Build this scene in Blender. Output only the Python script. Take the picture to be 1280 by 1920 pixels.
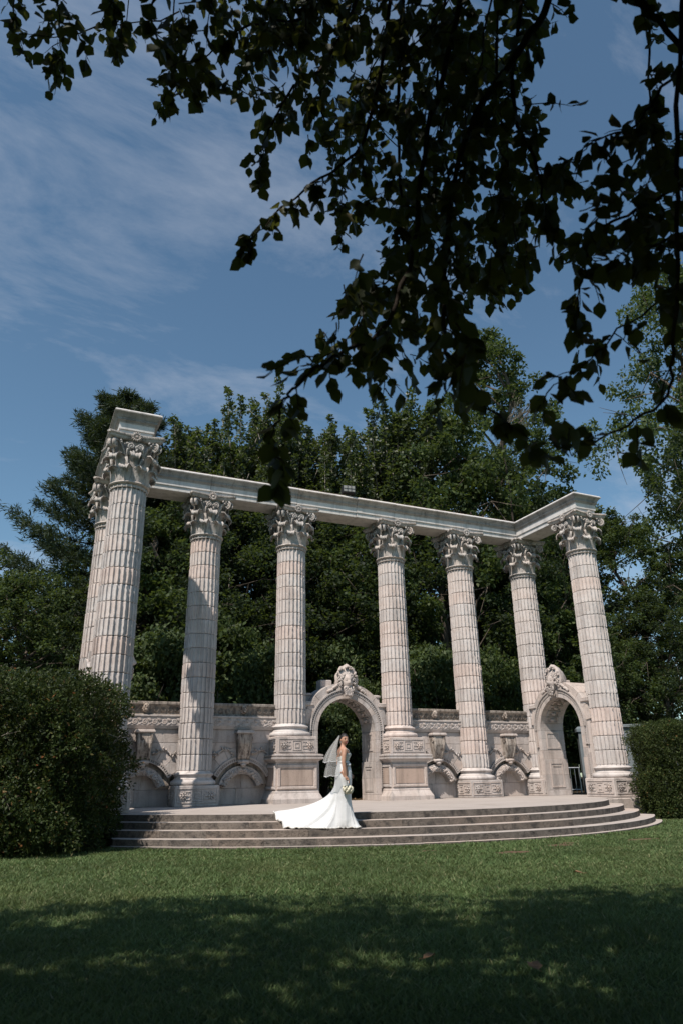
import bpy, math, random
import numpy as np
from math import sin, cos, pi, radians, sqrt, atan2, hypot
from mathutils import Matrix, Vector

for o in list(bpy.data.objects): bpy.data.objects.remove(o)
scene = bpy.context.scene
COL = scene.collection
rnd = random.Random(7)
rng = np.random.default_rng(11)

# ---------------------------------------------------------------- camera
CAM = np.array([-9.32903, -20.2536, 0.5721])
FW = np.array([0.39040677, 0.84840571, 0.3574777])
RT = np.array([0.91095878, -0.41215966, -0.01668876])
UP = np.array([-0.13317905, -0.33216286, 0.93377255])
FPX = 1315.39
cd = bpy.data.cameras.new('camera')
cd.sensor_fit = 'VERTICAL'; cd.sensor_height = 36; cd.sensor_width = 24
cd.lens = FPX / 1920 * 36
cd.clip_start = 0.05; cd.clip_end = 3000
cd.dof.use_dof = True; cd.dof.focus_distance = 15.0; cd.dof.aperture_fstop = 3.2
cam = bpy.data.objects.new('camera', cd); COL.objects.link(cam)
cam.matrix_world = Matrix(((RT[0], UP[0], -FW[0], CAM[0]), (RT[1], UP[1], -FW[1], CAM[1]),
                           (RT[2], UP[2], -FW[2], CAM[2]), (0, 0, 0, 1)))
scene.camera = cam

def ray(x, y): return FW + RT * ((x - 640) / FPX) + UP * ((960 - y) / FPX)
def at(x, y, depth): return CAM + ray(x, y) * depth
def proj(P):
    d = np.asarray(P) - CAM; z = d @ FW
    return 640 + FPX * (d @ RT) / z, 960 - FPX * (d @ UP) / z, z

# ---------------------------------------------------------------- light
SUN_HEAD = radians(53.0); SUN_EL = radians(54.7)
SUN_DIR = np.array([sin(SUN_HEAD) * cos(SUN_EL), cos(SUN_HEAD) * cos(SUN_EL), -sin(SUN_EL)])
sl = bpy.data.lights.new('sun', 'SUN'); sl.energy = 5.0; sl.angle = radians(0.53); sl.color = (1.0, 0.92, 0.83)
sun = bpy.data.objects.new('sun', sl); COL.objects.link(sun)
sun.rotation_euler = Vector(SUN_DIR).to_track_quat('-Z', 'Y').to_euler()

world = bpy.data.worlds.new('World'); scene.world = world; world.use_nodes = True
wn = world.node_tree; wn.nodes.clear()
def N(nt, t, **kw):
    n = nt.nodes.new(t)
    for k, v in kw.items(): setattr(n, k, v)
    return n
sky = N(wn, 'ShaderNodeTexSky', sky_type='NISHITA', sun_disc=False)
sky.sun_elevation = SUN_EL; sky.sun_rotation = SUN_HEAD + pi
sky.altitude = 100; sky.air_density = 1.0; sky.dust_density = 0.5; sky.ozone_density = 1.0
tc = N(wn, 'ShaderNodeTexCoord')
sep = N(wn, 'ShaderNodeSeparateXYZ'); wn.links.new(tc.outputs['Generated'], sep.inputs[0])
zz = N(wn, 'ShaderNodeMath', operation='ADD'); wn.links.new(sep.outputs[2], zz.inputs[0]); zz.inputs[1].default_value = 0.25
zm = N(wn, 'ShaderNodeMath', operation='MAXIMUM'); wn.links.new(zz.outputs[0], zm.inputs[0]); zm.inputs[1].default_value = 0.08
dv = N(wn, 'ShaderNodeVectorMath', operation='DIVIDE'); wn.links.new(tc.outputs['Generated'], dv.inputs[0])
cb = N(wn, 'ShaderNodeCombineXYZ')
for i in range(3): wn.links.new(zm.outputs[0], cb.inputs[i])
wn.links.new(cb.outputs[0], dv.inputs[1])
mp = N(wn, 'ShaderNodeMapping'); mp.inputs['Rotation'].default_value = (0, 0, radians(-35)); mp.inputs['Scale'].default_value = (1.5, 2.6, 1.0)
mp.inputs['Location'].default_value = (1.7, 0.6, 0)
wn.links.new(dv.outputs[0], mp.inputs[0])
n1 = N(wn, 'ShaderNodeTexNoise'); n1.inputs['Scale'].default_value = 1.3; n1.inputs['Detail'].default_value = 9; n1.inputs['Roughness'].default_value = 0.64; n1.inputs['Distortion'].default_value = 0.35
wn.links.new(mp.outputs[0], n1.inputs['Vector'])
cr = N(wn, 'ShaderNodeValToRGB'); cr.color_ramp.elements[0].position = 0.50; cr.color_ramp.elements[1].position = 0.84
cr.color_ramp.elements[0].color = (0, 0, 0, 1); cr.color_ramp.elements[1].color = (1, 1, 1, 1)
wn.links.new(n1.outputs[0], cr.inputs[0])
cm = N(wn, 'ShaderNodeMath', operation='MULTIPLY'); cm.inputs[1].default_value = 0.64; wn.links.new(cr.outputs[0], cm.inputs[0])
hs = N(wn, 'ShaderNodeMix', data_type='RGBA', blend_type='MULTIPLY'); hs.inputs[0].default_value = 1.0; hs.inputs[7].default_value = (0.84, 1.0, 0.97, 1)
wn.links.new(sky.outputs[0], hs.inputs[6])
mx = N(wn, 'ShaderNodeMix', data_type='RGBA'); wn.links.new(cm.outputs[0], mx.inputs[0])
wn.links.new(hs.outputs[2], mx.inputs[6]); mx.inputs[7].default_value = (4.6, 4.9, 5.6, 1)
bg = N(wn, 'ShaderNodeBackground'); bg.inputs[1].default_value = 0.12
wn.links.new(mx.outputs[2], bg.inputs[0])
wo = N(wn, 'ShaderNodeOutputWorld'); wn.links.new(bg.outputs[0], wo.inputs[0])

vs = scene.view_settings
vs.view_transform = 'Standard'; vs.look = 'None'; vs.exposure = 0.05; vs.gamma = 1.0
scene.render.engine = 'CYCLES'
scene.cycles.max_bounces = 6; scene.cycles.diffuse_bounces = 1; scene.cycles.transparent_max_bounces = 12

# ---------------------------------------------------------------- materials
MATS = {}
def newmat(name):
    m = bpy.data.materials.new(name); m.use_nodes = True
    nt = m.node_tree; b = nt.nodes['Principled BSDF']
    MATS[name] = m
    return m, nt, b
def link(nt, a, b): nt.links.new(a, b)
def rgbmix(nt, fac, a, b, mode='MIX'):
    n = N(nt, 'ShaderNodeMix', data_type='RGBA', blend_type=mode)
    for sock, v in ((n.inputs[0], fac), (n.inputs[6], a), (n.inputs[7], b)):
        if isinstance(v, bpy.types.NodeSocket): nt.links.new(v, sock)
        elif isinstance(v, (int, float)): sock.default_value = v
        else: sock.default_value = (*v, 1)
    return n.outputs[2]
def noise(nt, vec, scale, detail=5, rough=0.55, dist=0.0):
    n = N(nt, 'ShaderNodeTexNoise'); n.inputs['Scale'].default_value = scale
    n.inputs['Detail'].default_value = detail; n.inputs['Roughness'].default_value = rough; n.inputs['Distortion'].default_value = dist
    if vec is not None: nt.links.new(vec, n.inputs['Vector'])
    return n.outputs[0]
def ramp(nt, fac, stops):
    n = N(nt, 'ShaderNodeValToRGB'); e = n.color_ramp.elements
    while len(e) > 1: e.remove(e[-1])
    e[0].position = stops[0][0]; c = stops[0][1]; e[0].color = (*c, 1) if not isinstance(c, (int, float)) else (c, c, c, 1)
    for p_, c in stops[1:]:
        q = e.new(p_); q.color = (*c, 1) if not isinstance(c, (int, float)) else (c, c, c, 1)
    nt.links.new(fac, n.inputs[0])
    return n.outputs[0]
def objvec(nt, jitter=True):
    t = N(nt, 'ShaderNodeTexCoord')
    if not jitter: return t.outputs['Object'], None
    oi = N(nt, 'ShaderNodeObjectInfo')
    ml = N(nt, 'ShaderNodeMath', operation='MULTIPLY'); ml.inputs[1].default_value = 63.0; nt.links.new(oi.outputs['Random'], ml.inputs[0])
    ad = N(nt, 'ShaderNodeVectorMath', operation='ADD'); nt.links.new(t.outputs['Object'], ad.inputs[0]); nt.links.new(ml.outputs[0], ad.inputs[1])
    return ad.outputs[0], oi.outputs['Random']

def stone(name, ca, cb_, dirt, dirt_lo=0.56, dirt_hi=0.75, scale=1.6, bump=0.35, tint=((0.88, 0.86, 0.84), (1.07, 1.0, 0.95)), rough=0.9, fine=38, streak=True, pit=0.0):
    m, nt, b = newmat(name)
    v, r = objvec(nt)
    c = rgbmix(nt, ramp(nt, noise(nt, v, scale, 6, 0.6), [(0.32, 0.0), (0.68, 1.0)]), ca, cb_)
    tn = ramp(nt, r, [(0.0, tint[0]), (0.35, (0.97, 0.97, 0.97)), (0.6, (1.03, 1.0, 0.98)), (1.0, tint[1])])
    c = rgbmix(nt, 1.0, c, tn, 'MULTIPLY')
    mp_ = N(nt, 'ShaderNodeMapping'); mp_.inputs['Scale'].default_value = (1.6, 1.6, 0.45) if streak else (1, 1, 1)
    nt.links.new(v, mp_.inputs[0])
    d = ramp(nt, noise(nt, mp_.outputs[0], scale * 2.1, 7, 0.65, 0.3), [(dirt_lo, 0.0), (dirt_hi, 1.0)])
    c = rgbmix(nt, d, c, dirt)
    gp = N(nt, 'ShaderNodeNewGeometry'); mw = N(nt, 'ShaderNodeMapping'); mw.inputs['Scale'].default_value = (3.2, 3.2, 0.35); nt.links.new(gp.outputs['Position'], mw.inputs[0])
    st = ramp(nt, noise(nt, mw.outputs[0], 1.3, 6, 0.62), [(0.34, 0.74), (0.50, 1.0), (0.70, 1.07)])
    if streak: c = rgbmix(nt, 1.0, c, st, 'MULTIPLY')
    sp = ramp(nt, noise(nt, v, fine, 3, 0.6), [(0.30, 0.62), (0.45, 1.0), (0.62, 1.0), (0.8, 1.16)])
    c = rgbmix(nt, 0.55, c, rgbmix(nt, 1.0, c, sp, 'MULTIPLY'))
    nt.links.new(c, b.inputs['Base Color'])
    b.inputs['Roughness'].default_value = rough
    b.inputs['Specular IOR Level'].default_value = 0.25
    h = N(nt, 'ShaderNodeMath', operation='ADD'); nt.links.new(noise(nt, v, fine * 0.35, 8, 0.7), h.inputs[0])
    pv = ramp(nt, noise(nt, v, fine * 0.7, 2, 0.5), [(0.30, 0.0), (0.42, 1.0)])
    pm = N(nt, 'ShaderNodeMath', operation='MULTIPLY'); nt.links.new(pv, pm.inputs[0]); pm.inputs[1].default_value = 0.25 + pit; nt.links.new(pm.outputs[0], h.inputs[1])
    bp = N(nt, 'ShaderNodeBump'); bp.inputs['Strength'].default_value = bump; bp.inputs['Distance'].default_value = 0.02
    nt.links.new(h.outputs[0], bp.inputs['Height']); nt.links.new(bp.outputs[0], b.inputs['Normal'])
    return m
stone('shaft_stone', (0.555, 0.49, 0.46), (0.64, 0.595, 0.575), (0.30, 0.26, 0.235), 0.60, 0.82, bump=0.5, tint=((0.86, 0.85, 0.84), (1.03, 0.93, 0.88)))
stone('capital_stone', (0.43, 0.39, 0.365), (0.54, 0.505, 0.48), (0.17, 0.15, 0.14), 0.50, 0.72, scale=3.2, bump=0.6)
stone('beam_stone', (0.62, 0.585, 0.56), (0.66, 0.635, 0.615), (0.38, 0.345, 0.32), 0.62, 0.85, scale=0.9, bump=0.25, tint=((0.96, 0.96, 0.96), (1.03, 1.01, 0.99)))
stone('wall_stone', (0.47, 0.41, 0.38), (0.56, 0.51, 0.485), (0.23, 0.20, 0.18), 0.55, 0.80, scale=2.2, bump=0.45)
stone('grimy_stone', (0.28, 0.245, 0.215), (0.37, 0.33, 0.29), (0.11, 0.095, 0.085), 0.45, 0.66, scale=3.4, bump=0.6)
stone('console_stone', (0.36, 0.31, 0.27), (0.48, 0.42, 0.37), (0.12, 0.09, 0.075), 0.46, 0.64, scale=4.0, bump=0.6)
stone('panel_stone', (0.42, 0.325, 0.275), (0.46, 0.365, 0.31), (0.33, 0.26, 0.22), 0.6, 0.85, bump=0.2)
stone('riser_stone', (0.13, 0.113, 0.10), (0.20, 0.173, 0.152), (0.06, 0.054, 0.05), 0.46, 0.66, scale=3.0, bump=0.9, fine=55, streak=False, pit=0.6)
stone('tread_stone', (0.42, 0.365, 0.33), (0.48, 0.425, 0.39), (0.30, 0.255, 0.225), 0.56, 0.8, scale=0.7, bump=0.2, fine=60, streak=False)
stone('concrete_blue_shade', (0.15, 0.18, 0.20), (0.19, 0.22, 0.24), (0.10, 0.12, 0.13), 0.55, 0.8, bump=0.25)
stone('cornice_stone', (0.34, 0.315, 0.295), (0.43, 0.405, 0.385), (0.17, 0.15, 0.135), 0.52, 0.74, scale=1.6, bump=0.5)  # weathered grey, darkened further to stand for shade under the overhanging moulding
stone('roof_edge', (0.20, 0.15, 0.12), (0.27, 0.20, 0.16), (0.09, 0.07, 0.06), bump=0.6)

def leafmat(name, stops, transl=0.25, rough=0.6, tcol=(0.16, 0.22, 0.04), spec=0.2):
    m, nt, b = newmat(name)
    g = N(nt, 'ShaderNodeNewGeometry')
    oi = N(nt, 'ShaderNodeObjectInfo')
    ad = N(nt, 'ShaderNodeMath', operation='ADD'); nt.links.new(g.outputs['Random Per Island'], ad.inputs[0]); nt.links.new(oi.outputs['Random'], ad.inputs[1])
    fr = N(nt, 'ShaderNodeMath', operation='FRACT'); nt.links.new(ad.outputs[0], fr.inputs[0])
    c = ramp(nt, fr.outputs[0], stops)
    pos = N(nt, 'ShaderNodeTexCoord')
    nn = ramp(nt, noise(nt, pos.outputs['Object'], 0.9, 3), [(0.35, 0.72), (0.65, 1.2)])
    c = rgbmix(nt, 1.0, c, nn, 'MULTIPLY')
    if name == 'grass_blade':
        c = rgbmix(nt, ramp(nt, noise(nt, pos.outputs['Object'], 0.55, 5, 0.65, 0.4), [(0.52, 0.0), (0.74, 0.42)]), c, (0.16, 0.16, 0.065))
        c = rgbmix(nt, ramp(nt, noise(nt, pos.outputs['Object'], 2.3, 3, 0.6), [(0.58, 0.0), (0.66, 0.6)]), c, (0.045, 0.085, 0.03))
    nt.links.new(c, b.inputs['Base Color']); b.inputs['Roughness'].default_value = rough
    b.inputs['Specular IOR Level'].default_value = spec
    tr = N(nt, 'ShaderNodeBsdfTranslucent'); tr.inputs[0].default_value = (*tcol, 1)
    ms = N(nt, 'ShaderNodeMixShader'); ms.inputs[0].default_value = transl
    nt.links.new(b.outputs[0], ms.inputs[1]); nt.links.new(tr.outputs[0], ms.inputs[2])
    nt.links.new(ms.outputs[0], nt.nodes['Material Output'].inputs[0])
    return m
leafmat('leaf_broad', [(0, (0.020, 0.034, 0.012)), (0.5, (0.034, 0.056, 0.018)), (0.85, (0.055, 0.080, 0.024)), (1, (0.085, 0.105, 0.04))])
leafmat('leaf_poplar', [(0, (0.022, 0.034, 0.016)), (0.5, (0.038, 0.054, 0.024)), (0.9, (0.062, 0.078, 0.038)), (1, (0.12, 0.13, 0.08))], spec=0.4, rough=0.45)
leafmat('leaf_dark', [(0, (0.010, 0.018, 0.009)), (0.6, (0.018, 0.031, 0.013)), (1, (0.034, 0.050, 0.02))])  # deeper greens; shade on the backlit right-edge tree is put in here
leafmat('leaf_light', [(0, (0.035, 0.058, 0.024)), (0.6, (0.058, 0.086, 0.034)), (1, (0.095, 0.12, 0.05))])
leafmat('leaf_needle', [(0, (0.014, 0.026, 0.016)), (0.6, (0.026, 0.042, 0.024)), (1, (0.042, 0.058, 0.03))], transl=0.1)
leafmat('leaf_hedge', [(0, (0.010, 0.018, 0.005)), (0.6, (0.026, 0.042, 0.010)), (0.93, (0.050, 0.068, 0.018)), (0.975, (0.10, 0.085, 0.03)), (1, (0.20, 0.07, 0.025))], transl=0.12)
leafmat('leaf_cedar', [(0, (0.014, 0.023, 0.006)), (0.6, (0.036, 0.052, 0.013)), (0.97, (0.060, 0.076, 0.022)), (1, (0.14, 0.07, 0.025))], transl=0.12)
leafmat('leaf_apple', [(0, (0.012, 0.020, 0.008)), (0.7, (0.024, 0.036, 0.012)), (0.95, (0.045, 0.055, 0.018)), (1, (0.10, 0.07, 0.025))], transl=0.24, tcol=(0.18, 0.20, 0.035), spec=0.3)
leafmat('grass_blade', [(0, (0.066, 0.108, 0.038)), (0.55, (0.100, 0.156, 0.056)), (0.9, (0.150, 0.20, 0.082)), (1, (0.27, 0.25, 0.14))], transl=0.3, tcol=(0.16, 0.20, 0.06), spec=0.25)
leafmat('litter', [(0, (0.10, 0.06, 0.03)), (0.6, (0.19, 0.11, 0.06)), (1, (0.26, 0.17, 0.09))], transl=0.1)

def plain(name, col, rough=0.6, spec=0.4, metal=0.0, nscale=0, namp=0.0):
    m, nt, b = newmat(name)
    b.inputs['Base Color'].default_value = (*col, 1); b.inputs['Roughness'].default_value = rough
    b.inputs['Specular IOR Level'].default_value = spec; b.inputs['Metallic'].default_value = metal
    if nscale:
        v, r = objvec(nt)
        k = ramp(nt, noise(nt, v, nscale, 6), [(0.3, 1 - namp), (0.7, 1 + namp)])
        nt.links.new(rgbmix(nt, 1.0, col, k, 'MULTIPLY'), b.inputs['Base Color'])
        bp = N(nt, 'ShaderNodeBump'); bp.inputs['Strength'].default_value = 0.5; bp.inputs['Distance'].default_value = 0.02
        nt.links.new(noise(nt, v, nscale * 2.5, 8, 0.7), bp.inputs['Height']); nt.links.new(bp.outputs[0], b.inputs['Normal'])
    return m
plain('bark', (0.10, 0.082, 0.066), 0.95, 0.1, nscale=6, namp=0.4)
plain('bark_pale', (0.25, 0.22, 0.185), 0.95, 0.1, nscale=5, namp=0.4)
plain('bark_dark', (0.040, 0.033, 0.028), 0.95, 0.1, nscale=8, namp=0.4)
plain('satin', (0.68, 0.68, 0.69), 0.45, 0.5, nscale=5, namp=0.04)
plain('lace', (0.60, 0.58, 0.55), 0.8, 0.2, nscale=60, namp=0.3)
plain('skin', (0.47, 0.26, 0.18), 0.5, 0.4)
plain('hair_dark', (0.014, 0.010, 0.009), 0.42, 0.5, nscale=40, namp=0.3)
plain('lips', (0.36, 0.07, 0.065), 0.4)
plain('teeth', (0.75, 0.72, 0.68), 0.3)
plain('eye_dark', (0.02, 0.014, 0.012), 0.3)
plain('rose_white', (0.78, 0.73, 0.58), 0.7, 0.2, nscale=30, namp=0.15)
plain('rose_leaf', (0.04, 0.07, 0.03), 0.6)
plain('black_metal', (0.02, 0.02, 0.022), 0.5, 0.4)
plain('rail_metal', (0.42, 0.44, 0.46), 0.4, 0.5, 0.8)
plain('lamp_glass', (0.30, 0.29, 0.27), 0.12, 0.6)
# veil: thin see-through net
m, nt, b = newmat('veil_net')
tb = N(nt, 'ShaderNodeBsdfTransparent'); df = N(nt, 'ShaderNodeBsdfDiffuse'); df.inputs[0].default_value = (0.75, 0.74, 0.72, 1)
t2 = N(nt, 'ShaderNodeBsdfTranslucent'); t2.inputs[0].default_value = (0.75, 0.74, 0.72, 1)
m1 = N(nt, 'ShaderNodeMixShader'); m1.inputs[0].default_value = 0.4; link(nt, df.outputs[0], m1.inputs[1]); link(nt, t2.outputs[0], m1.inputs[2])
m2 = N(nt, 'ShaderNodeMixShader'); m2.inputs[0].default_value = 0.29; link(nt, tb.outputs[0], m2.inputs[1]); link(nt, m1.outputs[0], m2.inputs[2])
link(nt, m2.outputs[0], nt.nodes['Material Output'].inputs[0])
# lawn soil + turf
m, nt, b = newmat('lawn_turf')
v, _ = objvec(nt, False)
c = ramp(nt, noise(nt, v, 1.1, 6, 0.6), [(0.3, (0.055, 0.082, 0.028)), (0.55, (0.085, 0.11, 0.038)), (0.75, (0.12, 0.125, 0.05))])
c = rgbmix(nt, ramp(nt, noise(nt, v, 60, 4, 0.7), [(0.35, 0.0), (0.7, 0.6)]), c, (0.040, 0.052, 0.020))
vd = N(nt, 'ShaderNodeVectorMath', operation='DISTANCE')
PATCHES = [(-0.68, -9.96, 0.30, 0.22), (-2.04, -10.46, 0.36, 0.20), (1.3, -9.85, 0.42, 0.14), (-0.3, -9.7, 0.2, 0.12), (-3.0, -9.5, 0.2, 0.08)]
patch_fac = None
for (px_, py_, ra, rb) in PATCHES:
    mpp = N(nt, 'ShaderNodeMapping', vector_type='POINT'); mpp.inputs['Location'].default_value = (-px_ / ra, -py_ / rb, 0); mpp.inputs['Scale'].default_value = (1 / ra, 1 / rb, 0)
    nt.links.new(v, mpp.inputs[0])
    ln = N(nt, 'ShaderNodeVectorMath', operation='LENGTH'); nt.links.new(mpp.outputs[0], ln.inputs[0])
    sm = N(nt, 'ShaderNodeMath', operation='ADD'); nt.links.new(ln.outputs['Value'], sm.inputs[0])
    nm = N(nt, 'ShaderNodeMath', operation='MULTIPLY'); nt.links.new(noise(nt, v, 7, 4), nm.inputs[0]); nm.inputs[1].default_value = 0.9; nt.links.new(nm.outputs[0], sm.inputs[1])
    f = ramp(nt, sm.outputs[0], [(0.9, 1.0), (1.0, 0.0)]) if False else None
    gt = N(nt, 'ShaderNodeMath', operation='LESS_THAN'); nt.links.new(sm.outputs[0], gt.inputs[0]); gt.inputs[1].default_value = 1.3
    c = rgbmix(nt, gt.outputs[0], c, (0.20, 0.125, 0.085))
nt.links.new(c, b.inputs['Base Color']); b.inputs['Roughness'].default_value = 1.0; b.inputs['Specular IOR Level'].default_value = 0.1
bp = N(nt, 'ShaderNodeBump'); bp.inputs['Strength'].default_value = 1.0; bp.inputs['Distance'].default_value = 0.04
nt.links.new(noise(nt, v, 45, 5, 0.8), bp.inputs['Height']); nt.links.new(bp.outputs[0], b.inputs['Normal'])
plain('soil', (0.07, 0.052, 0.035), 1.0, 0.05, nscale=3, namp=0.5)

# ---------------------------------------------------------------- mesh helpers
class MB:
    def __init__(s): s.v = []; s.f = []; s.m = []; s.cur = 0
    def add(s, vs_, fs):
        o = len(s.v); s.v.extend([tuple(p) for p in vs_])
        for f in fs: s.f.append(tuple(i + o for i in f)); s.m.append(s.cur)
        return s
    def rl(s, x0, x1, y0, y1, prof, caps=True):
        vs_ = []; fs = []
        for off, z in prof:
            vs_ += [(x0 - off, y0 - off, z), (x1 + off, y0 - off, z), (x1 + off, y1 + off, z), (x0 - off, y1 + off, z)]
        n = len(prof)
        for i in range(n - 1):
            for k in range(4):
                a = i * 4 + k; b_ = i * 4 + (k + 1) % 4
                fs.append((a, b_, b_ + 4, a + 4))
        if caps: fs.append((3, 2, 1, 0)); fs.append(tuple((n - 1) * 4 + k for k in range(4)))
        return s.add(vs_, fs)
    def box(s, x0, x1, y0, y1, z0, z1, bv=0.0):
        if bv <= 0: return s.rl(x0, x1, y0, y1, [(0, z0), (0, z1)])
        return s.rl(x0, x1, y0, y1, [(-bv, z0), (0, z0 + bv), (0, z1 - bv), (-bv, z1)])
    def rbox(s, x0, x1, y0, y1, z0, z1, bv):
        # front-facing chamfered block (chamfer towards -y)
        vs_ = [(x0 + bv, y0, z0 + bv), (x1 - bv, y0, z0 + bv), (x1 - bv, y0, z1 - bv), (x0 + bv, y0, z1 - bv),
               (x0, y0 + bv, z0), (x1, y0 + bv, z0), (x1, y0 + bv, z1), (x0, y0 + bv, z1),
               (x0, y1, z0), (x1, y1, z0), (x1, y1, z1), (x0, y1, z1)]
        fs = [(0, 1, 2, 3)]
        for r_ in (0, 4):
            for k in range(4):
                a = r_ + k; b_ = r_ + (k + 1) % 4
                fs.append((a, a + 4, b_ + 4, b_))
        fs.append((11, 10, 9, 8))
        return s.add(vs_, fs)
    def lathe(s, prof, n=32, cx=0, cy=0):
        vs_ = []; fs = []
        for r, z in prof:
            for k in range(n):
                a = 2 * pi * k / n; vs_.append((cx + r * cos(a), cy + r * sin(a), z))
        m_ = len(prof)
        for i in range(m_ - 1):
            for k in range(n):
                fs.append((i * n + k, i * n + (k + 1) % n, (i + 1) * n + (k + 1) % n, (i + 1) * n + k))
        fs.append(tuple(range(n - 1, -1, -1))); fs.append(tuple((m_ - 1) * n + k for k in range(n)))
        return s.add(vs_, fs)
    def prism(s, poly, y0, y1):
        # polygon in xz (counter-clockwise seen from -y), extruded y0..y1 ; y0 in front
        n = len(poly)
        vs_ = [(x, y0, z) for x, z in poly] + [(x, y1, z) for x, z in poly]
        fs = [tuple(range(n)), tuple(range(2 * n - 1, n - 1, -1))]
        for k in range(n):
            a, b_ = k, (k + 1) % n
            fs.append((b_, a, a + n, b_ + n))
        return s.add(vs_, fs)
    def prismz(s, poly, z0, z1, mats=None):
        n = len(poly)
        vs_ = [(x, y, z0) for x, y in poly] + [(x, y, z1) for x, y in poly]
        o = len(s.v); s.v.extend(vs_)
        s.f.append(tuple(o + n + k for k in range(n))); s.m.append(mats[1] if mats else s.cur)
        s.f.append(tuple(o + n - 1 - k for k in range(n))); s.m.append(mats[0] if mats else s.cur)
        for k in range(n):
            a, b_ = k, (k + 1) % n
            s.f.append((o + a, o + b_, o + b_ + n, o + a + n)); s.m.append(mats[0] if mats else s.cur)
        return s
    def wedge(s, cx, cz, r0, r1, a0, a1, y0, y1, n=4):
        out = [(cx + r1 * cos(a0 + (a1 - a0) * i / n), cz + r1 * sin(a0 + (a1 - a0) * i / n)) for i in range(n + 1)]
        inn = [(cx + r0 * cos(a1 + (a0 - a1) * i / n), cz + r0 * sin(a1 + (a0 - a1) * i / n)) for i in range(n + 1)]
        # build as quads so that the concave outline stays clean
        vs_ = []; fs = []
        inn = inn[::-1]
        for i in range(n + 1):
            (ox, oz), (ix, iz) = out[i], inn[i]
            vs_ += [(ix, y0, iz), (ox, y0, oz), (ix, y1, iz), (ox, y1, oz)]
        for i in range(n):
            a = i * 4; b_ = a + 4
            fs += [(a, a + 1, b_ + 1, b_), (a + 2, b_ + 2, b_ + 3, a + 3), (a + 1, a + 3, b_ + 3, b_ + 1), (a, b_, b_ + 2, a + 2)]
        fs += [(0, 2, 3, 1), (n * 4, n * 4 + 1, n * 4 + 3, n * 4 + 2)]
        return s.add(vs_, fs)
    def tube(s, path, radii, n=6, ell=None):
        P = [np.array(p, float) for p in path]
        if not hasattr(radii, '__len__'): radii = [radii] * len(P)
        vs_ = []; fs = []
        up = np.array([0.13, 0.27, 0.95])
        prev = None
        for i, p in enumerate(P):
            t = P[min(i + 1, len(P) - 1)] - P[max(i - 1, 0)]
            t = t / (np.linalg.norm(t) + 1e-9)
            if prev is None:
                a = np.cross(t, up)
                if np.linalg.norm(a) < 1e-3: a = np.cross(t, (1, 0, 0))
            else: a = prev - t * (prev @ t)
            a = a / (np.linalg.norm(a) + 1e-9); prev = a
            b_ = np.cross(t, a)
            e = ell or (1, 1)
            for k in range(n):
                an = 2 * pi * k / n
                vs_.append(p + radii[i] * (a * cos(an) * e[0] + b_ * sin(an) * e[1]))
        for i in range(len(P) - 1):
            for k in range(n):
                fs.append((i * n + k, i * n + (k + 1) % n, (i + 1) * n + (k + 1) % n, (i + 1) * n + k))
        fs.append(tuple(range(n - 1, -1, -1))); fs.append(tuple((len(P) - 1) * n + k for k in range(n)))
        return s.add(vs_, fs)
    def ball(s, c, r, seg=8, rings=5):
        if not hasattr(r, '__len__'): r = (r, r, r)
        vs_ = [(c[0], c[1], c[2] - r[2])]; fs = []
        for i in range(1, rings):
            ph = -pi / 2 + pi * i / rings
            for k in range(seg):
                a = 2 * pi * k / seg
                vs_.append((c[0] + r[0] * cos(ph) * cos(a), c[1] + r[1] * cos(ph) * sin(a), c[2] + r[2] * sin(ph)))
        vs_.append((c[0], c[1], c[2] + r[2])); t = len(vs_) - 1
        for k in range(seg):
            fs.append((0, 1 + (k + 1) % seg, 1 + k))
            fs.append((t, t - seg + k, t - seg + (k + 1) % seg))
        for i in range(rings - 2):
            for k in range(seg):
                a = 1 + i * seg + k; b_ = 1 + i * seg + (k + 1) % seg
                fs.append((a, b_, b_ + seg, a + seg))
        return s.add(vs_, fs)
    def mesh(s, name, mats, smooth=False):
        me = bpy.data.meshes.new(name); me.from_pydata(s.v, [], s.f)
        for mm in (mats if isinstance(mats, (list, tuple)) else [mats]): me.materials.append(MATS[mm])
        if any(s.m): me.polygons.foreach_set('material_index', s.m)
        if smooth: me.polygons.foreach_set('use_smooth', [True] * len(me.polygons))
        me.update()
        return me
def obj(name, me, parent=None, loc=None, rz=None, scale=None):
    o = bpy.data.objects.new(name, me); COL.objects.link(o)
    if parent is not None: o.parent = parent
    if loc is not None: o.location = loc
    if rz is not None: o.rotation_euler = (0, 0, rz)
    if scale is not None: o.scale = scale
    return o
def build(mb, name, mats, parent=None, smooth=False, **kw): return obj(name, mb.mesh(name, mats, smooth), parent, **kw)
def tag(o, label=None, cat=None, group=None, kind=None):
    if label: o['label'] = label
    if cat: o['category'] = cat
    if group: o['group'] = group
    if kind: o['kind'] = kind
    return o
def empty(name, loc, rz=0.0):
    o = bpy.data.objects.new(name, None); COL.objects.link(o); o.location = loc; o.rotation_euler = (0, 0, rz); o.empty_display_size = 0.3
    return o
def dup(root, loc, rz=0.0, scale=None):
    def cp(o, par):
        c_ = o.copy(); COL.objects.link(c_); c_.parent = par
        for ch in kids.get(o, []): cp(ch, c_)
        return c_
    kids = {}
    def walk(o):
        kids[o] = list(o.children)
        for ch in o.children: walk(ch)
    walk(root)
    r = cp(root, None); r.location = loc; r.rotation_euler = (0, 0, rz)
    if scale is not None: r.scale = scale
    return r
def smooth_angle(me, ang=40):
    me.polygons.foreach_set('use_smooth', [True] * len(me.polygons))
    try: me.set_sharp_from_angle(angle=radians(ang))
    except Exception: pass
    return me
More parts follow.
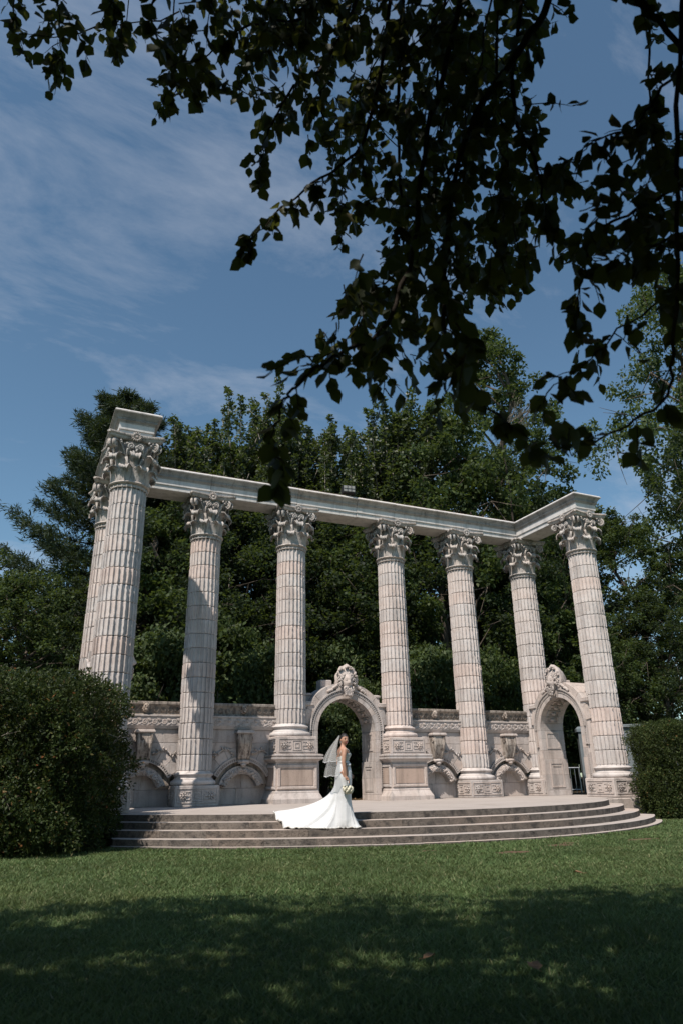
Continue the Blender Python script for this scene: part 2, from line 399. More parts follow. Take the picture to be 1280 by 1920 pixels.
def fast_mesh(name, V, nper, mat):
    """V: (n, nper, 3) vertices, one face of nper corners per row"""
    n = V.shape[0]
    me = bpy.data.meshes.new(name)
    me.vertices.add(n * nper); me.vertices.foreach_set('co', np.ascontiguousarray(V, dtype=np.float32).ravel())
    me.loops.add(n * nper); me.loops.foreach_set('vertex_index', np.arange(n * nper, dtype=np.int32))
    me.polygons.add(n); me.polygons.foreach_set('loop_start', np.arange(0, n * nper, nper, dtype=np.int32))
    try: me.polygons.foreach_set('loop_total', np.full(n, nper, dtype=np.int32))
    except Exception: pass
    me.materials.append(MATS[mat]); me.update(calc_edges=True); me.validate()
    return me

# ---------------------------------------------------------------- ground, platform, steps
GZ = -0.50
g = MB(); g.add([(-400, -400, GZ), (400, -400, GZ), (400, 600, GZ), (-400, 600, GZ)], [(0, 1, 2, 3)])
lawn = build(g, 'lawn', 'lawn_turf'); tag(lawn, 'mown green lawn in front of the stone steps', kind='structure')
g = MB()
xs = list(range(-80, 81, 8)); rows = [(-2.0, GZ - 0.02), (0.5, -0.3), (2.2, -0.07), (6, -0.06), (14, 0.05), (60, 0.5)]
g.add([(x, y, z) for y, z in rows for x in xs], [(j * len(xs) + i, j * len(xs) + i + 1, (j + 1) * len(xs) + i + 1, (j + 1) * len(xs) + i) for j in range(len(rows) - 1) for i in range(len(xs) - 1)])
wf = build(g, 'woodland_floor', 'soil'); tag(wf, 'bare dark woodland floor behind the colonnade', kind='structure')

PCX, PCY, PR = -0.617, 0.439, 8.0
UL, UR = -7.22, 5.9
def arc_pts(r, ul, ur, n=72, wob=0.0, seed=0):
    a0 = atan2(-sqrt(r * r - (ul - PCX) ** 2), ul - PCX); a1 = atan2(-sqrt(r * r - (ur - PCX) ** 2), ur - PCX)
    R_ = random.Random(seed); out = []
    w = [R_.uniform(-wob, wob) for _ in range(n + 1)]
    for i in range(n + 1):
        a = a0 + (a1 - a0) * i / n
        q = r + 0.5 * (w[i] + w[max(0, i - 1)])
        out.append((PCX + q * cos(a), PCY + q * sin(a)))
    return out
def unit2(a): return a / np.linalg.norm(a)
plat = MB()
poly = [(8.25, 1.6), (-8.25, 1.6), (-8.25, -3.95), (UL, -3.95)] + arc_pts(PR, UL, UR, 96, 0.008, 1) + [(UR, -3.95), (8.25, -3.95)]
plat.prismz(poly, -0.62, 0.0, (0, 1))
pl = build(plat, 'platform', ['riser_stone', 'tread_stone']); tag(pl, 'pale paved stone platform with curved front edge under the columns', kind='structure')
for k in range(1, 5):
    r1 = PR + 0.35 * k - (0.20 if k == 4 else 0); r0 = PR + 0.35 * (k - 1) - 0.03
    zt = -0.12 * k if k < 4 else -0.472
    e = 0.004 * k; ul, ur = UL - e - 0.03 * k, UR + e
    outer = arc_pts(r1, ul, ur, 96, 0.010, 10 + k); inner = arc_pts(r0, ul, ur, 96)
    cutsk = [0] + sorted(rnd.sample(range(7, 90, 6), 7)) + [96]
    for i in range(len(cutsk) - 1):
        i0, i1 = cutsk[i], cutsk[i + 1]
        po = [np.array(q) for q in outer[i0:i1 + 1]]; pi_ = [np.array(q) for q in inner[i0:i1 + 1]]
        if i0: tv = unit2(po[1] - po[0]); po[0] = po[0] + tv * 0.004; pi_[0] = pi_[0] + tv * 0.004
        if i1 < 96: tv = unit2(po[-1] - po[-2]); po[-1] = po[-1] - tv * 0.004; pi_[-1] = pi_[-1] - tv * 0.004
        s = MB(); s.prismz([tuple(q) for q in po + pi_[::-1]], -0.64 - 0.01 * k, zt + rnd.uniform(-0.003, 0.003), (0, 1))
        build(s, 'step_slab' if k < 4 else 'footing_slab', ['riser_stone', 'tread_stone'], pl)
# white cheek block under the right front column
s = MB(); s.rbox(6.05, 8.3, -4.05, -3.9, -0.6, -0.02, 0.02)
build(s, 'cheek_block', 'wall_stone', pl)

# ---------------------------------------------------------------- column pieces
NF = 24
def drum_mesh(seed):
    R_ = random.Random(seed); per = 8
    zr = [0.0, 0.014, 0.035, 0.10, 0.26, 0.42, 0.58, 0.74, 0.90, 0.965, 0.986, 1.0]
    ring = []
    for f in range(NF):
        for q in range(per):
            fr = [0, 0.10, 0.15, 0.28, 0.52, 0.76, 0.90, 0.95][q]
            d = [0.0, 0.0, 0.090, 0.104, 0.110, 0.104, 0.090, 0.075][q]
            ring.append((2 * pi * (f + fr) / NF, d, q < 2, f))
    nn = len(ring)
    chipB = {f: R_.uniform(0.03, 0.10) for f in range(NF) if R_.random() < 0.55}
    chipT = {f: R_.uniform(0.02, 0.06) for f in range(NF) if R_.random() < 0.30}
    chipM = {f: (R_.randint(3, 7), R_.uniform(0.03, 0.10)) for f in range(NF) if R_.random() < 0.2}
    wav = [[R_.uniform(-0.010, 0.010) for _ in zr] for _ in range(NF)]
    vs_ = []; fs = []
    for j, z in enumerate(zr):
        edge = 0.075 if j in (0, len(zr) - 1) else (0.018 if j in (1, len(zr) - 2) else 0.0)
        for (a, d, ar, f) in ring:
            r = 1 - d - edge * (1 if True else 0)
            if ar:
                if f in chipB and j <= 2: r -= chipB[f] * (1 - 0.25 * j)
                if f in chipT and j >= len(zr) - 3: r -= chipT[f] * (1 - 0.25 * (len(zr) - 1 - j))
                if f in chipM and j == chipM[f][0]: r -= chipM[f][1] * 0.6
            r += R_.uniform(-0.0025, 0.0025)
            if ar: r += 0.5 * wav[f][j] - 0.004
            aa = a + (wav[f][j] * 1.1 if ar else 0)
            vs_.append((r * cos(aa), r * sin(aa), z))
    for j in range(len(zr) - 1):
        for k in range(nn): fs.append((j * nn + k, j * nn + (k + 1) % nn, (j + 1) * nn + (k + 1) % nn, (j + 1) * nn + k))
    m_ = MB(); m_.add(vs_, fs); m_.f.append(tuple(range(nn - 1, -1, -1))); m_.f.append(tuple((len(zr) - 1) * nn + k for k in range(nn))); m_.m += [0, 0]
    return smooth_angle(m_.mesh('drum', 'shaft_stone'), 35)
DRUMS = [drum_mesh(100 + i) for i in range(7)]

def base_mesh():
    pr = [(0.50, 0.0), (0.62, 0.004), (0.645, 0.03), (0.655, 0.065), (0.645, 0.10), (0.615, 0.13), (0.575, 0.137), (0.575, 0.155), (0.545, 0.17), (0.525, 0.20), (0.53, 0.225), (0.555, 0.235), (0.555, 0.248), (0.575, 0.256), (0.585, 0.28), (0.572, 0.303), (0.545, 0.31), (0.52, 0.315), (0.515, 0.33), (0.49, 0.345), (0.478, 0.37)]
    return smooth_angle(MB().lathe(pr, 48).mesh('base', 'shaft_stone'), 50)
BASE = base_mesh()

def bell(z): return 0.415 + 0.02 * (z / 1.1) + 0.11 * max(0, (z - 0.55) / 0.6) ** 2
def acanthus(h, w, c):
    n, m_ = 9, 16
    F_ = []; B_ = []
    for j in range(m_ + 1):
        s = j / m_; bend = 0.70
        if s < bend:
            z = h * s / bend; r = bell(z) + 0.03 + 0.045 * (s / bend) ** 2; nr, nz = 1.0, 0.0
        else:
            ph = (s - bend) / (1 - bend) * radians(205); r1 = bell(h) + 0.075
            r = r1 + c - c * cos(ph); z = h + c * sin(ph); nr, nz = -cos(ph) * -1, -sin(ph)
            nr, nz = cos(ph), -sin(ph)
        ww = w * (0.72 + 0.42 * sin(pi * min(1, s * 1.02)) ** 0.8) * (1 - 0.35 * max(0, (s - 0.75) / 0.25))
        for i in range(n):
            x = -1 + 2 * i / (n - 1)
            lob = 1 + (0.10 * cos(s * 34) if abs(x) > 0.9 else 0)
            lateral = x * ww * lob
            rib = 0.016 * (1 - min(1, abs(x) * 4)) + 0.007 * cos(x * 11) - 0.034 * x * x
            rr = r + rib * nr; zz_ = z + rib * nz
            a = lateral / max(0.4, min(rr, 0.62))
            F_.append((rr * cos(a), rr * sin(a), zz_))
            rb_ = rr - 0.026 * nr; zb_ = zz_ - 0.026 * nz
            B_.append((rb_ * cos(a), rb_ * sin(a), zb_))
    vs_ = F_ + B_; o = len(F_); fs = []
    for j in range(m_):
        for i in range(n - 1):
            a = j * n + i
            fs.append((a, a + 1, a + n + 1, a + n)); fs.append((o + a, o + a + n, o + a + n + 1, o + a + 1))
        for i in (0, n - 1):
            a = j * n + i; fs.append((a, a + n, o + a + n, o + a))
    for i in range(n - 1):
        a = m_ * n + i; fs.append((a, a + 1, o + a + 1, o + a))
    return MB().add(vs_, fs).mesh('acanthus_leaf', 'capital_stone', True)
LEAF1 = acanthus(0.34, 0.165, 0.072); LEAF2 = acanthus(0.63, 0.165, 0.098)
def spiral_path(c, e1, e2, r0, r1, turns, n=30, start=0.0):
    out = []
    for i in range(n + 1):
        t = i / n; a = start + turns * 2 * pi * t; r = r0 + (r1 - r0) * t ** 0.8
        out.append(np.array(c) + r * (cos(a) * np.array(e1) + sin(a) * np.array(e2)))
    return out
def volute_mesh():
    m_ = MB()
    for sgn in (-1, 1):   # two ribbons meeting at the corner
        e1 = np.array((1.0, 0.16 * sgn, 0)); e1 /= np.linalg.norm(e1); e2 = np.array((0, 0, 1.0))
        stem = [(0.45, 0.19 * sgn, 0.62), (0.50, 0.16 * sgn, 0.80), (0.58, 0.12 * sgn, 0.98), (0.70, 0.07 * sgn, 1.085)]
        sp = spiral_path((0.755, 0.052 * sgn, 0.97), e1, e2, 0.118, 0.018, -1.9, 34, radians(100))
        path = stem + sp
        m_.tube(path, [0.03] * 4 + [0.032 - 0.018 * i / len(sp) for i in range(len(sp))], 7, (1.5, 0.8))
        m_.ball((0.755, 0.06 * sgn, 0.97), 0.032)
    m_.ball((0.80, 0, 1.07), (0.035, 0.035, 0.04))
    return m_.mesh('volute', 'capital_stone', True)
def helix_mesh():
    m_ = MB()
    for sgn in (-1, 1):
        sp = spiral_path((0.60, 0.105 * sgn, 0.93), (0, sgn * 1.0, 0), (0, 0, 1.0), 0.085, 0.015, 1.7, 28, radians(-60))
        stem = [(0.47, 0.17 * sgn, 0.60), (0.52, 0.19 * sgn, 0.76), (0.585, 0.19 * sgn, 0.85)]
        m_.tube(stem + sp, [0.026] * 3 + [0.027 - 0.013 * i / len(sp) for i in range(len(sp))], 6, (1.3, 0.9))
        m_.ball((0.61, 0.105 * sgn, 0.93), 0.026)
        m_.tube([(0.46, 0.12 * sgn, 0.3), (0.49, 0.15 * sgn, 0.5), (0.51, 0.2 * sgn, 0.66)], [0.02, 0.026, 0.04], 6)
    for q in range(7): m_.ball((0.60 + rnd.uniform(-0.02, 0.02), rnd.uniform(-0.05, 0.05), 0.76 + q * 0.03), 0.03, 6, 4)
    for q in range(12):
        yy = rnd.uniform(-0.42, 0.42); m_.ball((0.565 + 0.1 * abs(yy), yy, rnd.uniform(0.93, 1.1)), rnd.uniform(0.018, 0.036), 6, 4)
    return m_.mesh('helix', 'capital_stone', True)
def rosette_mesh(mat='capital_stone', petals=14, r=0.135):
    m_ = MB(); m_.ball((0.03, 0, 0), (0.035, r * 0.34, r * 0.34))
    for q in range(petals):
        a = 2 * pi * q / petals
        m_.tube([(0.02, r * 0.3 * cos(a), r * 0.3 * sin(a)), (0.045, r * 0.7 * cos(a), r * 0.7 * sin(a)), (0.02, r * cos(a), r * sin(a))], [r * 0.07, r * 0.15, r * 0.09], 5)
    m_.tube([(-0.02, 0, 0), (0.015, 0, 0)], [r * 0.8, r * 0.62], 16)
    return m_.mesh('rosette', mat, True)
VOL = volute_mesh(); HEL = helix_mesh(); ROS = rosette_mesh()
def abacus_mesh():
    m_ = MB(); prof = [(0.88, 1.115), (0.93, 1.14), (0.955, 1.175), (0.955, 1.19), (1.0, 1.205), (1.0, 1.265)]
    def outline(k):
        pts = []
        for q in range(4):
            a = q * pi / 2
            for i in range(9):
                t = -1 + 2 * i / 8
                x = (0.60 + 0.115 * t * t) * k; y = t * 0.665 * k
                if abs(t) == 1: x = 0.70 * k; y = t * 0.66 * k
                pts.append((x * cos(a) - y * sin(a), x * sin(a) + y * cos(a)))
        return pts
    n = 36; vs_ = []; fs = []
    for k, z in prof: vs_ += [(x, y, z) for x, y in outline(k)]
    for j in range(len(prof) - 1):
        for i in range(n): fs.append((j * n + i, j * n + (i + 1) % n, (j + 1) * n + (i + 1) % n, (j + 1) * n + i))
    fs.append(tuple(range(n - 1, -1, -1))); fs.append(tuple((len(prof) - 1) * n + i for i in range(n)))
    m_.add(vs_, fs)
    for q in range(4):     # small beads along the rim
        a = q * pi / 2
        for i in range(34):
            t = -0.96 + 1.92 * i / 33
            if abs(t) < 0.16: continue
            x = 0.60 + 0.115 * t * t + 0.004; y = t * 0.66
            m_.ball((x * cos(a) - y * sin(a), x * sin(a) + y * cos(a), 1.235), (0.016, 0.016, 0.024), 5, 3)
    return smooth_angle(m_.mesh('abacus', 'capital_stone'), 40)
ABA = abacus_mesh()
def bell_mesh():
    pr = [(bell(z), z) for z in np.linspace(0.0, 1.12, 14)]
    return MB().lathe(pr, 40).mesh('bell', 'capital_stone', True)
BELL = bell_mesh()
def astragal_mesh():
    pr = [(0.44, -0.10), (0.452, -0.095), (0.455, -0.075), (0.448, -0.06), (0.448, -0.02), (0.47, -0.018), (0.50, -0.006), (0.512, 0.018), (0.50, 0.042), (0.47, 0.05), (0.43, 0.055)]
    m_ = MB().lathe(pr, 48)
    for q in range(NF):
        a = 2 * pi * (q + 0.07) / NF; m_.ball((0.452 * cos(a), 0.452 * sin(a), -0.07), (0.022, 0.022, 0.06), 6, 4)
    return smooth_angle(m_.mesh('astragal', 'capital_stone'), 50)
AST = astragal_mesh()

def key_relief(w, z0, z1):
    """greek key border with rosettes, on the local -y face at y=0, x from -w..w"""
    m_ = MB(); h = z1 - z0; t = 0.018; d = 0.016
    def bar(x0, x1, a, b_): m_.rbox(x0, x1, -d, 0.01, a, b_, 0.004)
    bar(-w, w, z0, z0 + t * 1.4); bar(-w, w, z1 - t * 1.4, z1); bar(-w, -w + t * 1.4, z0 + t * 1.4, z1 - t * 1.4); bar(w - t * 1.4, w, z0 + t * 1.4, z1 - t * 1.4)
    zc = (z0 + z1) / 2; hh = h / 2 - 0.05
    for s_ in (1, 0.5):
        a = hh * s_
        bar(-a, a, zc - a, zc - a + t); bar(-a, a, zc + a - t, zc + a); bar(-a, -a + t, zc - a + t, zc + a - t); bar(a - t, a, zc - a + t, zc + a - t)
    for sg in (-1, 1):
        xa = sg * (hh + 0.05); xb = sg * (hh + 0.05 + h * 0.35)
        lo, hi = min(xa, xb), max(xa, xb)
        bar(lo, hi, zc - t, zc + t * 0.6)
        for zz_ in (zc - hh * 0.75, zc + hh * 0.65): bar(lo, hi, zz_, zz_ + t)
        m2_ = (xa + xb) / 2
        bar(m2_ - t / 2, m2_ + t / 2, zc + t * 0.6, zc + hh * 0.65); bar(xa - t / 2, xa + t / 2, zc - hh * 0.75 + t, zc - t)
    return m_.mesh('key_relief', 'wall_stone')
ROS2 = rosette_mesh('wall_stone', 8, 0.105)
KEYS = {}
def key_block(parent, name, w, z0, z1, mat, kz0, kz1):
    b_ = MB(); b_.rl(-w, w, -w, w, [(-0.012, z0), (0, z0 + 0.012), (0, z1 - 0.02), (-0.012, z1)])
    o = build(b_, name, mat, parent)
    kk = (w, kz0, kz1)
    if kk not in KEYS: KEYS[kk] = key_relief(w - 0.05, kz0, kz1)
    for rz in (0, -pi / 2, pi / 2):
        dx, dy = (0, -w) if rz == 0 else ((-w, 0) if rz < 0 else (w, 0))
        obj('key_relief', KEYS[kk], o, (dx, dy, 0), rz)
        for sg in (-1, 1):
            q = sg * (w - 0.21)
            px_, py_ = (q, -w) if rz == 0 else (dx, q)
            obj('rosette', ROS2, o, (px_, py_, (kz0 + kz1) / 2), -pi / 2 if rz == 0 else (pi if rz < 0 else 0), (0.8, 1, 1))
    return o

ZA = 7.55            # top of the shaft
def make_column(x, y, tall_pedestal, seed, label):
    R_ = random.Random(seed)
    c_ = tag(empty('column', (x, y, 0)), label, 'column', 'columns of the ruined colonnade')
    if tall_pedestal:
        p_ = MB(); w = 0.62
        p_.rl(-w, w, -w, w, [(0.115, 0.0), (0.115, 0.12), (0.10, 0.135), (0.095, 0.15), (0.03, 0.27), (0.03, 0.30), (0.0, 0.33)])
        pd = build(p_, 'pedestal', 'wall_stone', c_)
        d_ = MB(); d_.rl(-w, w, -w, w, [(0, 0.334), (0, 1.06)])
        dd = build(d_, 'pedestal_die', 'wall_stone', c_)
        for rz in (0, -pi / 2, pi / 2):
            f_ = MB(); z0, z1 = 0.37, 1.02; ww = w - 0.03
            for (x0, x1, a, b_) in ((-ww, ww, z0, z0 + 0.07), (-ww, ww, z1 - 0.09, z1), (-ww, -ww + 0.09, z0 + 0.07, z1 - 0.09), (ww - 0.09, ww, z0 + 0.07, z1 - 0.09)):
                f_.rbox(x0, x1, -0.035, 0.01, a, b_, 0.012)
            dx, dy = (0, -w) if rz == 0 else ((-w, 0) if rz < 0 else (w, 0))
            build(f_, 'panel_frame', 'wall_stone', dd, loc=(dx, dy, 0), rz=rz)
            f_ = MB(); f_.rbox(-ww + 0.115, ww - 0.115, -0.012, 0.008, z0 + 0.095, z1 - 0.115, 0.006)
            build(f_, 'inset_panel', 'panel_stone', dd, loc=(dx, dy, 0), rz=rz)
        q_ = MB(); q_.rl(-w, w, -w, w, [(-0.01, 1.062), (0.015, 1.07), (0.03, 1.10), (0.055, 1.125), (0.115, 1.15), (0.135, 1.16), (0.135, 1.205), (0.10, 1.215), (0.10, 1.225), (0.13, 1.24), (0.13, 1.275), (0.05, 1.295)])
        build(q_, 'pedestal_cap', 'wall_stone', c_)
        key_block(c_, 'plinth', 0.60, 1.297, 1.775, 'wall_stone', 1.35, 1.72)
        zb, nd, kr = 1.777, 13, 0.93
    else:
        key_block(c_, 'plinth', 0.585, 0.002, 0.515, 'wall_stone', 0.08, 0.45)
        zb, nd, kr = 0.517, 16, 0.93
    obj('base', BASE, c_, (0, 0, zb), R_.uniform(0, 6), (kr, kr, 1))
    z0 = zb + 0.37; h = (ZA - 0.10 - z0) / nd
    for i in range(nd):
        t = (z0 + i * h - 0.9) / (ZA - 0.9)
        r = 0.478 - 0.034 * max(0, t) ** 1.5 + R_.uniform(-0.003, 0.003)
        sc = (r, r, (h - 0.005) * (1 if (i * 7 + seed) % 3 else -1))
        zz_ = z0 + i * h + (0 if sc[2] > 0 else h - 0.005)
        obj('drum', DRUMS[R_.randrange(7)], c_, (0, 0, zz_), (2 * pi / NF) * R_.randrange(NF) + R_.uniform(-0.022, 0.022), sc)
    cp_ = obj('capital', BELL, c_, (0, 0, ZA))
    obj('astragal', AST, cp_)
    for q in range(8):
        obj('acanthus_leaf', LEAF1, cp_, rz=pi / 8 + q * pi / 4)
        obj('acanthus_leaf', LEAF2, cp_, rz=q * pi / 4)
    obj('abacus', ABA, cp_)
    for q in range(4):
        obj('volute', VOL, cp_, rz=pi / 4 + q * pi / 2, scale=(0.98, 1, 1))
        obj('helix', HEL, cp_, rz=q * pi / 2)
        obj('rosette', ROS, cp_, (0.60 * cos(q * pi / 2), 0.60 * sin(q * pi / 2), 1.19), q * pi / 2)
    return c_
SP = 2.781; XA = 1.8; XB = XA + SP; XC = XB + SP; VF = -3.134
make_column(-XC, VF, False, 3, 'tall fluted stone column nearest the camera, rising behind the left bush')
make_column(-XC, 0, False, 4, 'fluted column half hidden behind the front left column')
make_column(-XB, 0, False, 5, 'fluted stone column crossed by a slanting blue shadow')
make_column(-XA, 0, True, 6, 'fluted column on a tall panelled pedestal left of the bride and arch')
make_column(XA, 0, True, 7, 'fluted column on a tall panelled pedestal right of the bride and central arch')
make_column(XB, 0, False, 8, 'fluted column on a low key-patterned plinth between two wall bays, right of the central arch')
make_column(XC, 0, False, 9, 'fluted column at the right inner corner of the beam, beside the right arch')
make_column(XC, VF, False, 12, 'fluted column standing forward at the far right, next to the clipped hedge')

# ---------------------------------------------------------------- entablature
ent = tag(empty('entablature', (0, 0, 0)), 'long pale stone beam with mouldings lying across the column tops', 'beam')
EP = [(-0.01, 8.825), (0, 8.835), (0, 8.975), (0.035, 8.98), (0.035, 9.15), (0.045, 9.155), (0.055, 9.19), (0.085, 9.212), (0.09, 9.217), (0.09, 9.28), (0.10, 9.29), (0.13, 9.34), (0.185, 9.395), (0.195, 9.40), (0.195, 9.43), (0.16, 9.475)]
HW = 0.40
def beam_piece(x0, x1, y0, y1, dz, cut_lo, cut_hi, axis, along_ends):
    """profile swept round a rectangle; cut faces carry no overhang"""
    m_ = MB(); vs_ = []; n = len(EP)
    for off, z in EP:
        lo = off if along_ends[0] else 0; hi = off if along_ends[1] else 0
        if axis == 'x': vs_ += [(x0 - lo, y0 - off, z + dz), (x1 + hi, y0 - off, z + dz), (x1 + hi, y1 + off, z + dz), (x0 - lo, y1 + off, z + dz)]
        else: vs_ += [(x0 - off, y0 - lo, z + dz), (x1 + off, y0 - lo, z + dz), (x1 + off, y1 + hi, z + dz), (x0 - off, y1 + hi, z + dz)]
    fs = [(i * 4 + k, i * 4 + (k + 1) % 4, (i + 1) * 4 + (k + 1) % 4, (i + 1) * 4 + k) for i in range(n - 1) for k in range(4)]
    fs += [(3, 2, 1, 0), tuple((n - 1) * 4 + k for k in range(4))]
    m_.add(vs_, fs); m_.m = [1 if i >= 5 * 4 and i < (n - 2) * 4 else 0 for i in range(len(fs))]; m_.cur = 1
    # egg-and-dart course
    zc = 9.25 + dz
    def eggs(p0, p1, nx, ny):
        L = hypot(p1[0] - p0[0], p1[1] - p0[1]); c_ = int(L / 0.06)
        for i in range(c_):
            t = (i + 0.5) / c_
            m_.ball((p0[0] + (p1[0] - p0[0]) * t + nx * 0.094, p0[1] + (p1[1] - p0[1]) * t + ny * 0.094, zc), (0.021, 0.021, 0.026), 5, 3)
    if axis == 'x':
        eggs((x0, y0), (x1, y0), 0, -1)
    else:
        eggs((x0, y0), (x0, y1), -1, 0); eggs((x1, y0), (x1, y1), 1, 0)
        if along_ends[0]: eggs((x0, y0), (x1, y0), 0, -1)
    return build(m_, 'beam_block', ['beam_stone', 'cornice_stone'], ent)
cuts = [-XC - HW, -XB - 0.05, -XA + 0.02, 0.35, XA - 0.02, XB + 0.03, XC + HW]
for i in range(6):
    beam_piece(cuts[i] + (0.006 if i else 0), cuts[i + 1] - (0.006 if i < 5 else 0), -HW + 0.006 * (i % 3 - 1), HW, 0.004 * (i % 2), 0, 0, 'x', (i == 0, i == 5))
for sx in (-1, 1):
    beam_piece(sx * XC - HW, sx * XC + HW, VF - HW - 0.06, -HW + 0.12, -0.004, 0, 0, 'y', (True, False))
# weathered flashing along the top edge, one strip per run
def flashing(x0, x1, y0, y1, dz):
    m_ = MB(); m_.box(x0, x1, y0, y1, 9.478 + dz, 9.50 + dz, 0.004)
    for q in range(int(max(x1 - x0, y1 - y0) * 5)):
        xx = rnd.uniform(x0, x1); yy = rnd.uniform(y0, y1)
        m_.ball((xx, y0 + 0.02 if x1 - x0 > 2 else yy, 9.50 + dz), (rnd.uniform(0.02, 0.08), 0.03, 0.014), 6, 3)
    return build(m_, 'top_flashing', 'roof_edge', ent)
flashing(-XC - HW - 0.14, XC + HW + 0.14, -HW - 0.14, HW + 0.14, 0)

# flood light on the beam
fl = tag(empty('flood_light', (0.02, -0.50, 9.502), radians(-8)), 'small black flood light perched on top of the long beam', 'lamp')
fl.scale = (1.35, 1.35, 1.35)
m_ = MB(); m_.rl(-0.16, 0.16, -0.10, 0.07, [(-0.01, 0.06), (0, 0.07), (0, 0.25), (-0.02, 0.26)])
hb = build(m_, 'housing', 'black_metal', fl)
m_ = MB(); m_.rbox(-0.14, 0.14, -0.112, -0.098, 0.085, 0.235, 0.004); build(m_, 'lens', 'lamp_glass', hb)
m_ = MB()
for xx in (-0.05, 0.05): m_.box(xx - 0.006, xx + 0.006, -0.122, -0.113, 0.08, 0.24)
m_.box(-0.14, 0.14, -0.122, -0.114, 0.155, 0.163)
build(m_, 'guard', 'black_metal', hb)
m_ = MB(); m_.tube([(-0.175, 0, 0.16), (-0.175, 0, 0.02), (-0.10, 0, 0.005), (0.10, 0, 0.005), (0.175, 0, 0.02), (0.175, 0, 0.16)], 0.012, 6); build(m_, 'bracket', 'black_metal', fl)

# ---------------------------------------------------------------- low wall bays
def make_bay():
    root = empty('wall_bay', (0, 0, 0)); HWB = 0.96
    m_ = MB(); m_.box(-HWB, HWB, 0.34, 0.62, 0.0, 2.02); build(m_, 'wall_core', 'wall_stone', root)
    for (x0, x1, z0, z1) in ((-0.86, -0.10, 0.0, 0.42), (-0.10, 0.86, 0.0, 0.42), (-0.86, 0.05, 0.42, 0.84), (0.05, 0.86, 0.42, 0.84)):
        q = MB(); q.rbox(x0 + 0.002, x1 - 0.002, 0.30, 0.345, z0 + 0.002, z1 - 0.002, 0.006); build(q, 'lunette_block', 'wall_stone', root)
    cz = 0.33
    # carved inner arch : plain back band + carved roll
    A0, A1 = radians(17), radians(163); nb = 5
    for i in range(nb):
        a0 = A0 + (A1 - A0) * i / nb + 0.006; a1 = A0 + (A1 - A0) * (i + 1) / nb - 0.006
        q = MB(); q.wedge(0, cz, 0.46, 0.68, a0, a1, 0.06, 0.33, 6)
        vb = build(q, 'inner_voussoir', 'wall_stone', root)
        q = MB(); path = []; rad = []
        for k in range(13):
            a = a0 + (a1 - a0) * k / 12; path.append((0.545 * cos(a), 0.075, cz + 0.545 * sin(a))); rad.append(0.062 + 0.018 * sin(k * 2.2 + i))
        q.tube(path, rad, 8)
        for k in range(26):
            a = rnd.uniform(a0, a1); ph = rnd.uniform(0.2, pi - 0.2); rr = 0.545 + 0.07 * cos(ph)
            q.ball((rr * cos(a), 0.075 - 0.065 * sin(ph), cz + rr * sin(a)), rnd.uniform(0.02, 0.036), 6, 4)
        build(q, 'carved_roll', 'wall_stone', vb, True)
    # recessed band, bead course
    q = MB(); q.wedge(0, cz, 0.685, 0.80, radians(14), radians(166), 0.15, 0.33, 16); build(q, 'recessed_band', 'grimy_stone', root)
    q = MB(); q.wedge(0, cz, 0.80, 0.825, radians(28), radians(152), 0.015, 0.33, 18); q.wedge(0, cz, 0.825, 0.885, radians(28), radians(152), 0.06, 0.33, 18); q.wedge(0, cz, 0.885, 0.93, radians(28.5), radians(151.5), 0.03, 0.33, 18)
    for i in range(30):
        a = radians(29.5) + radians(121) * i / 29
        q.wedge(0, cz, 0.822, 0.888, a - 0.017, a + 0.017, 0.018, 0.07, 1)
    build(q, 'dentil_course', 'wall_stone', root)
    # plain voussoirs
    edges = [30, 47, 64, 116, 133, 150]
    for i in range(5):
        q = MB(); q.wedge(0, cz, 0.932, 1.19, radians(edges[i]) + 0.004, radians(edges[i + 1]) - 0.004, 0.085, 0.345, 5)
        build(q, 'voussoir', 'wall_stone', root)
    # spandrels (outside the voussoirs, both sides) with joints and foliage relief
    for sg in (-1, 1):
        pts = []
        for k in range(11):
            a = radians(90 - 62 * k / 10); pts.append((min(HWB, 1.195 * cos(a)), cz + 1.195 * sin(a)))
        poly = [(x, z) for x, z in pts if x <= HWB] + [(HWB, 0.85), (HWB, 1.62), (0.0, 1.62)]
        if sg < 0: poly = [(-x, z) for x, z in poly]
        else: poly = poly[::-1]
        q = MB(); q.prism(poly[::-1] if sg > 0 else poly[::-1], 0.10, 0.345)
        so = build(q, 'spandrel', 'wall_stone', root)
        q = MB(); x0, x1 = (0.02, HWB) if sg > 0 else (-HWB, -0.02)
        q.rbox(x0, x1, 0.095, 0.345, 1.625, 1.975, 0.006); build(q, 'wall_block', 'wall_stone', root)
        q = MB()
        stem = [(sg * 0.27, 0.085, 1.30), (sg * 0.42, 0.08, 1.42), (sg * 0.58, 0.08, 1.44), (sg * 0.74, 0.08, 1.34), (sg * 0.90, 0.085, 1.30)]
        q.tube(stem, [0.03, 0.026, 0.024, 0.022, 0.018], 6)
        for k in range(16):
            t = rnd.random(); i0 = min(3, int(t * 4)); u = t * 4 - i0
            p0 = np.array(stem[i0]) * (1 - u) + np.array(stem[i0 + 1]) * u
            an = rnd.uniform(0, 2 * pi); L = rnd.uniform(0.06, 0.12)
            p2 = p0 + np.array((cos(an) * L, -0.03, sin(an) * L)); pm = (p0 + p2) / 2 + np.array((0, -0.03, 0))
            if abs(p2[0]) < HWB - 0.02 and p2[2] < 1.6: q.tube([p0, pm, p2], [0.012, 0.03, 0.006], 5, (1.2, 0.7))
        build(q, 'foliage_carving', 'wall_stone', so, True)
    # console keystone: S scroll bracket
    zs = np.linspace(1.86, 1.10, 15); prj = []
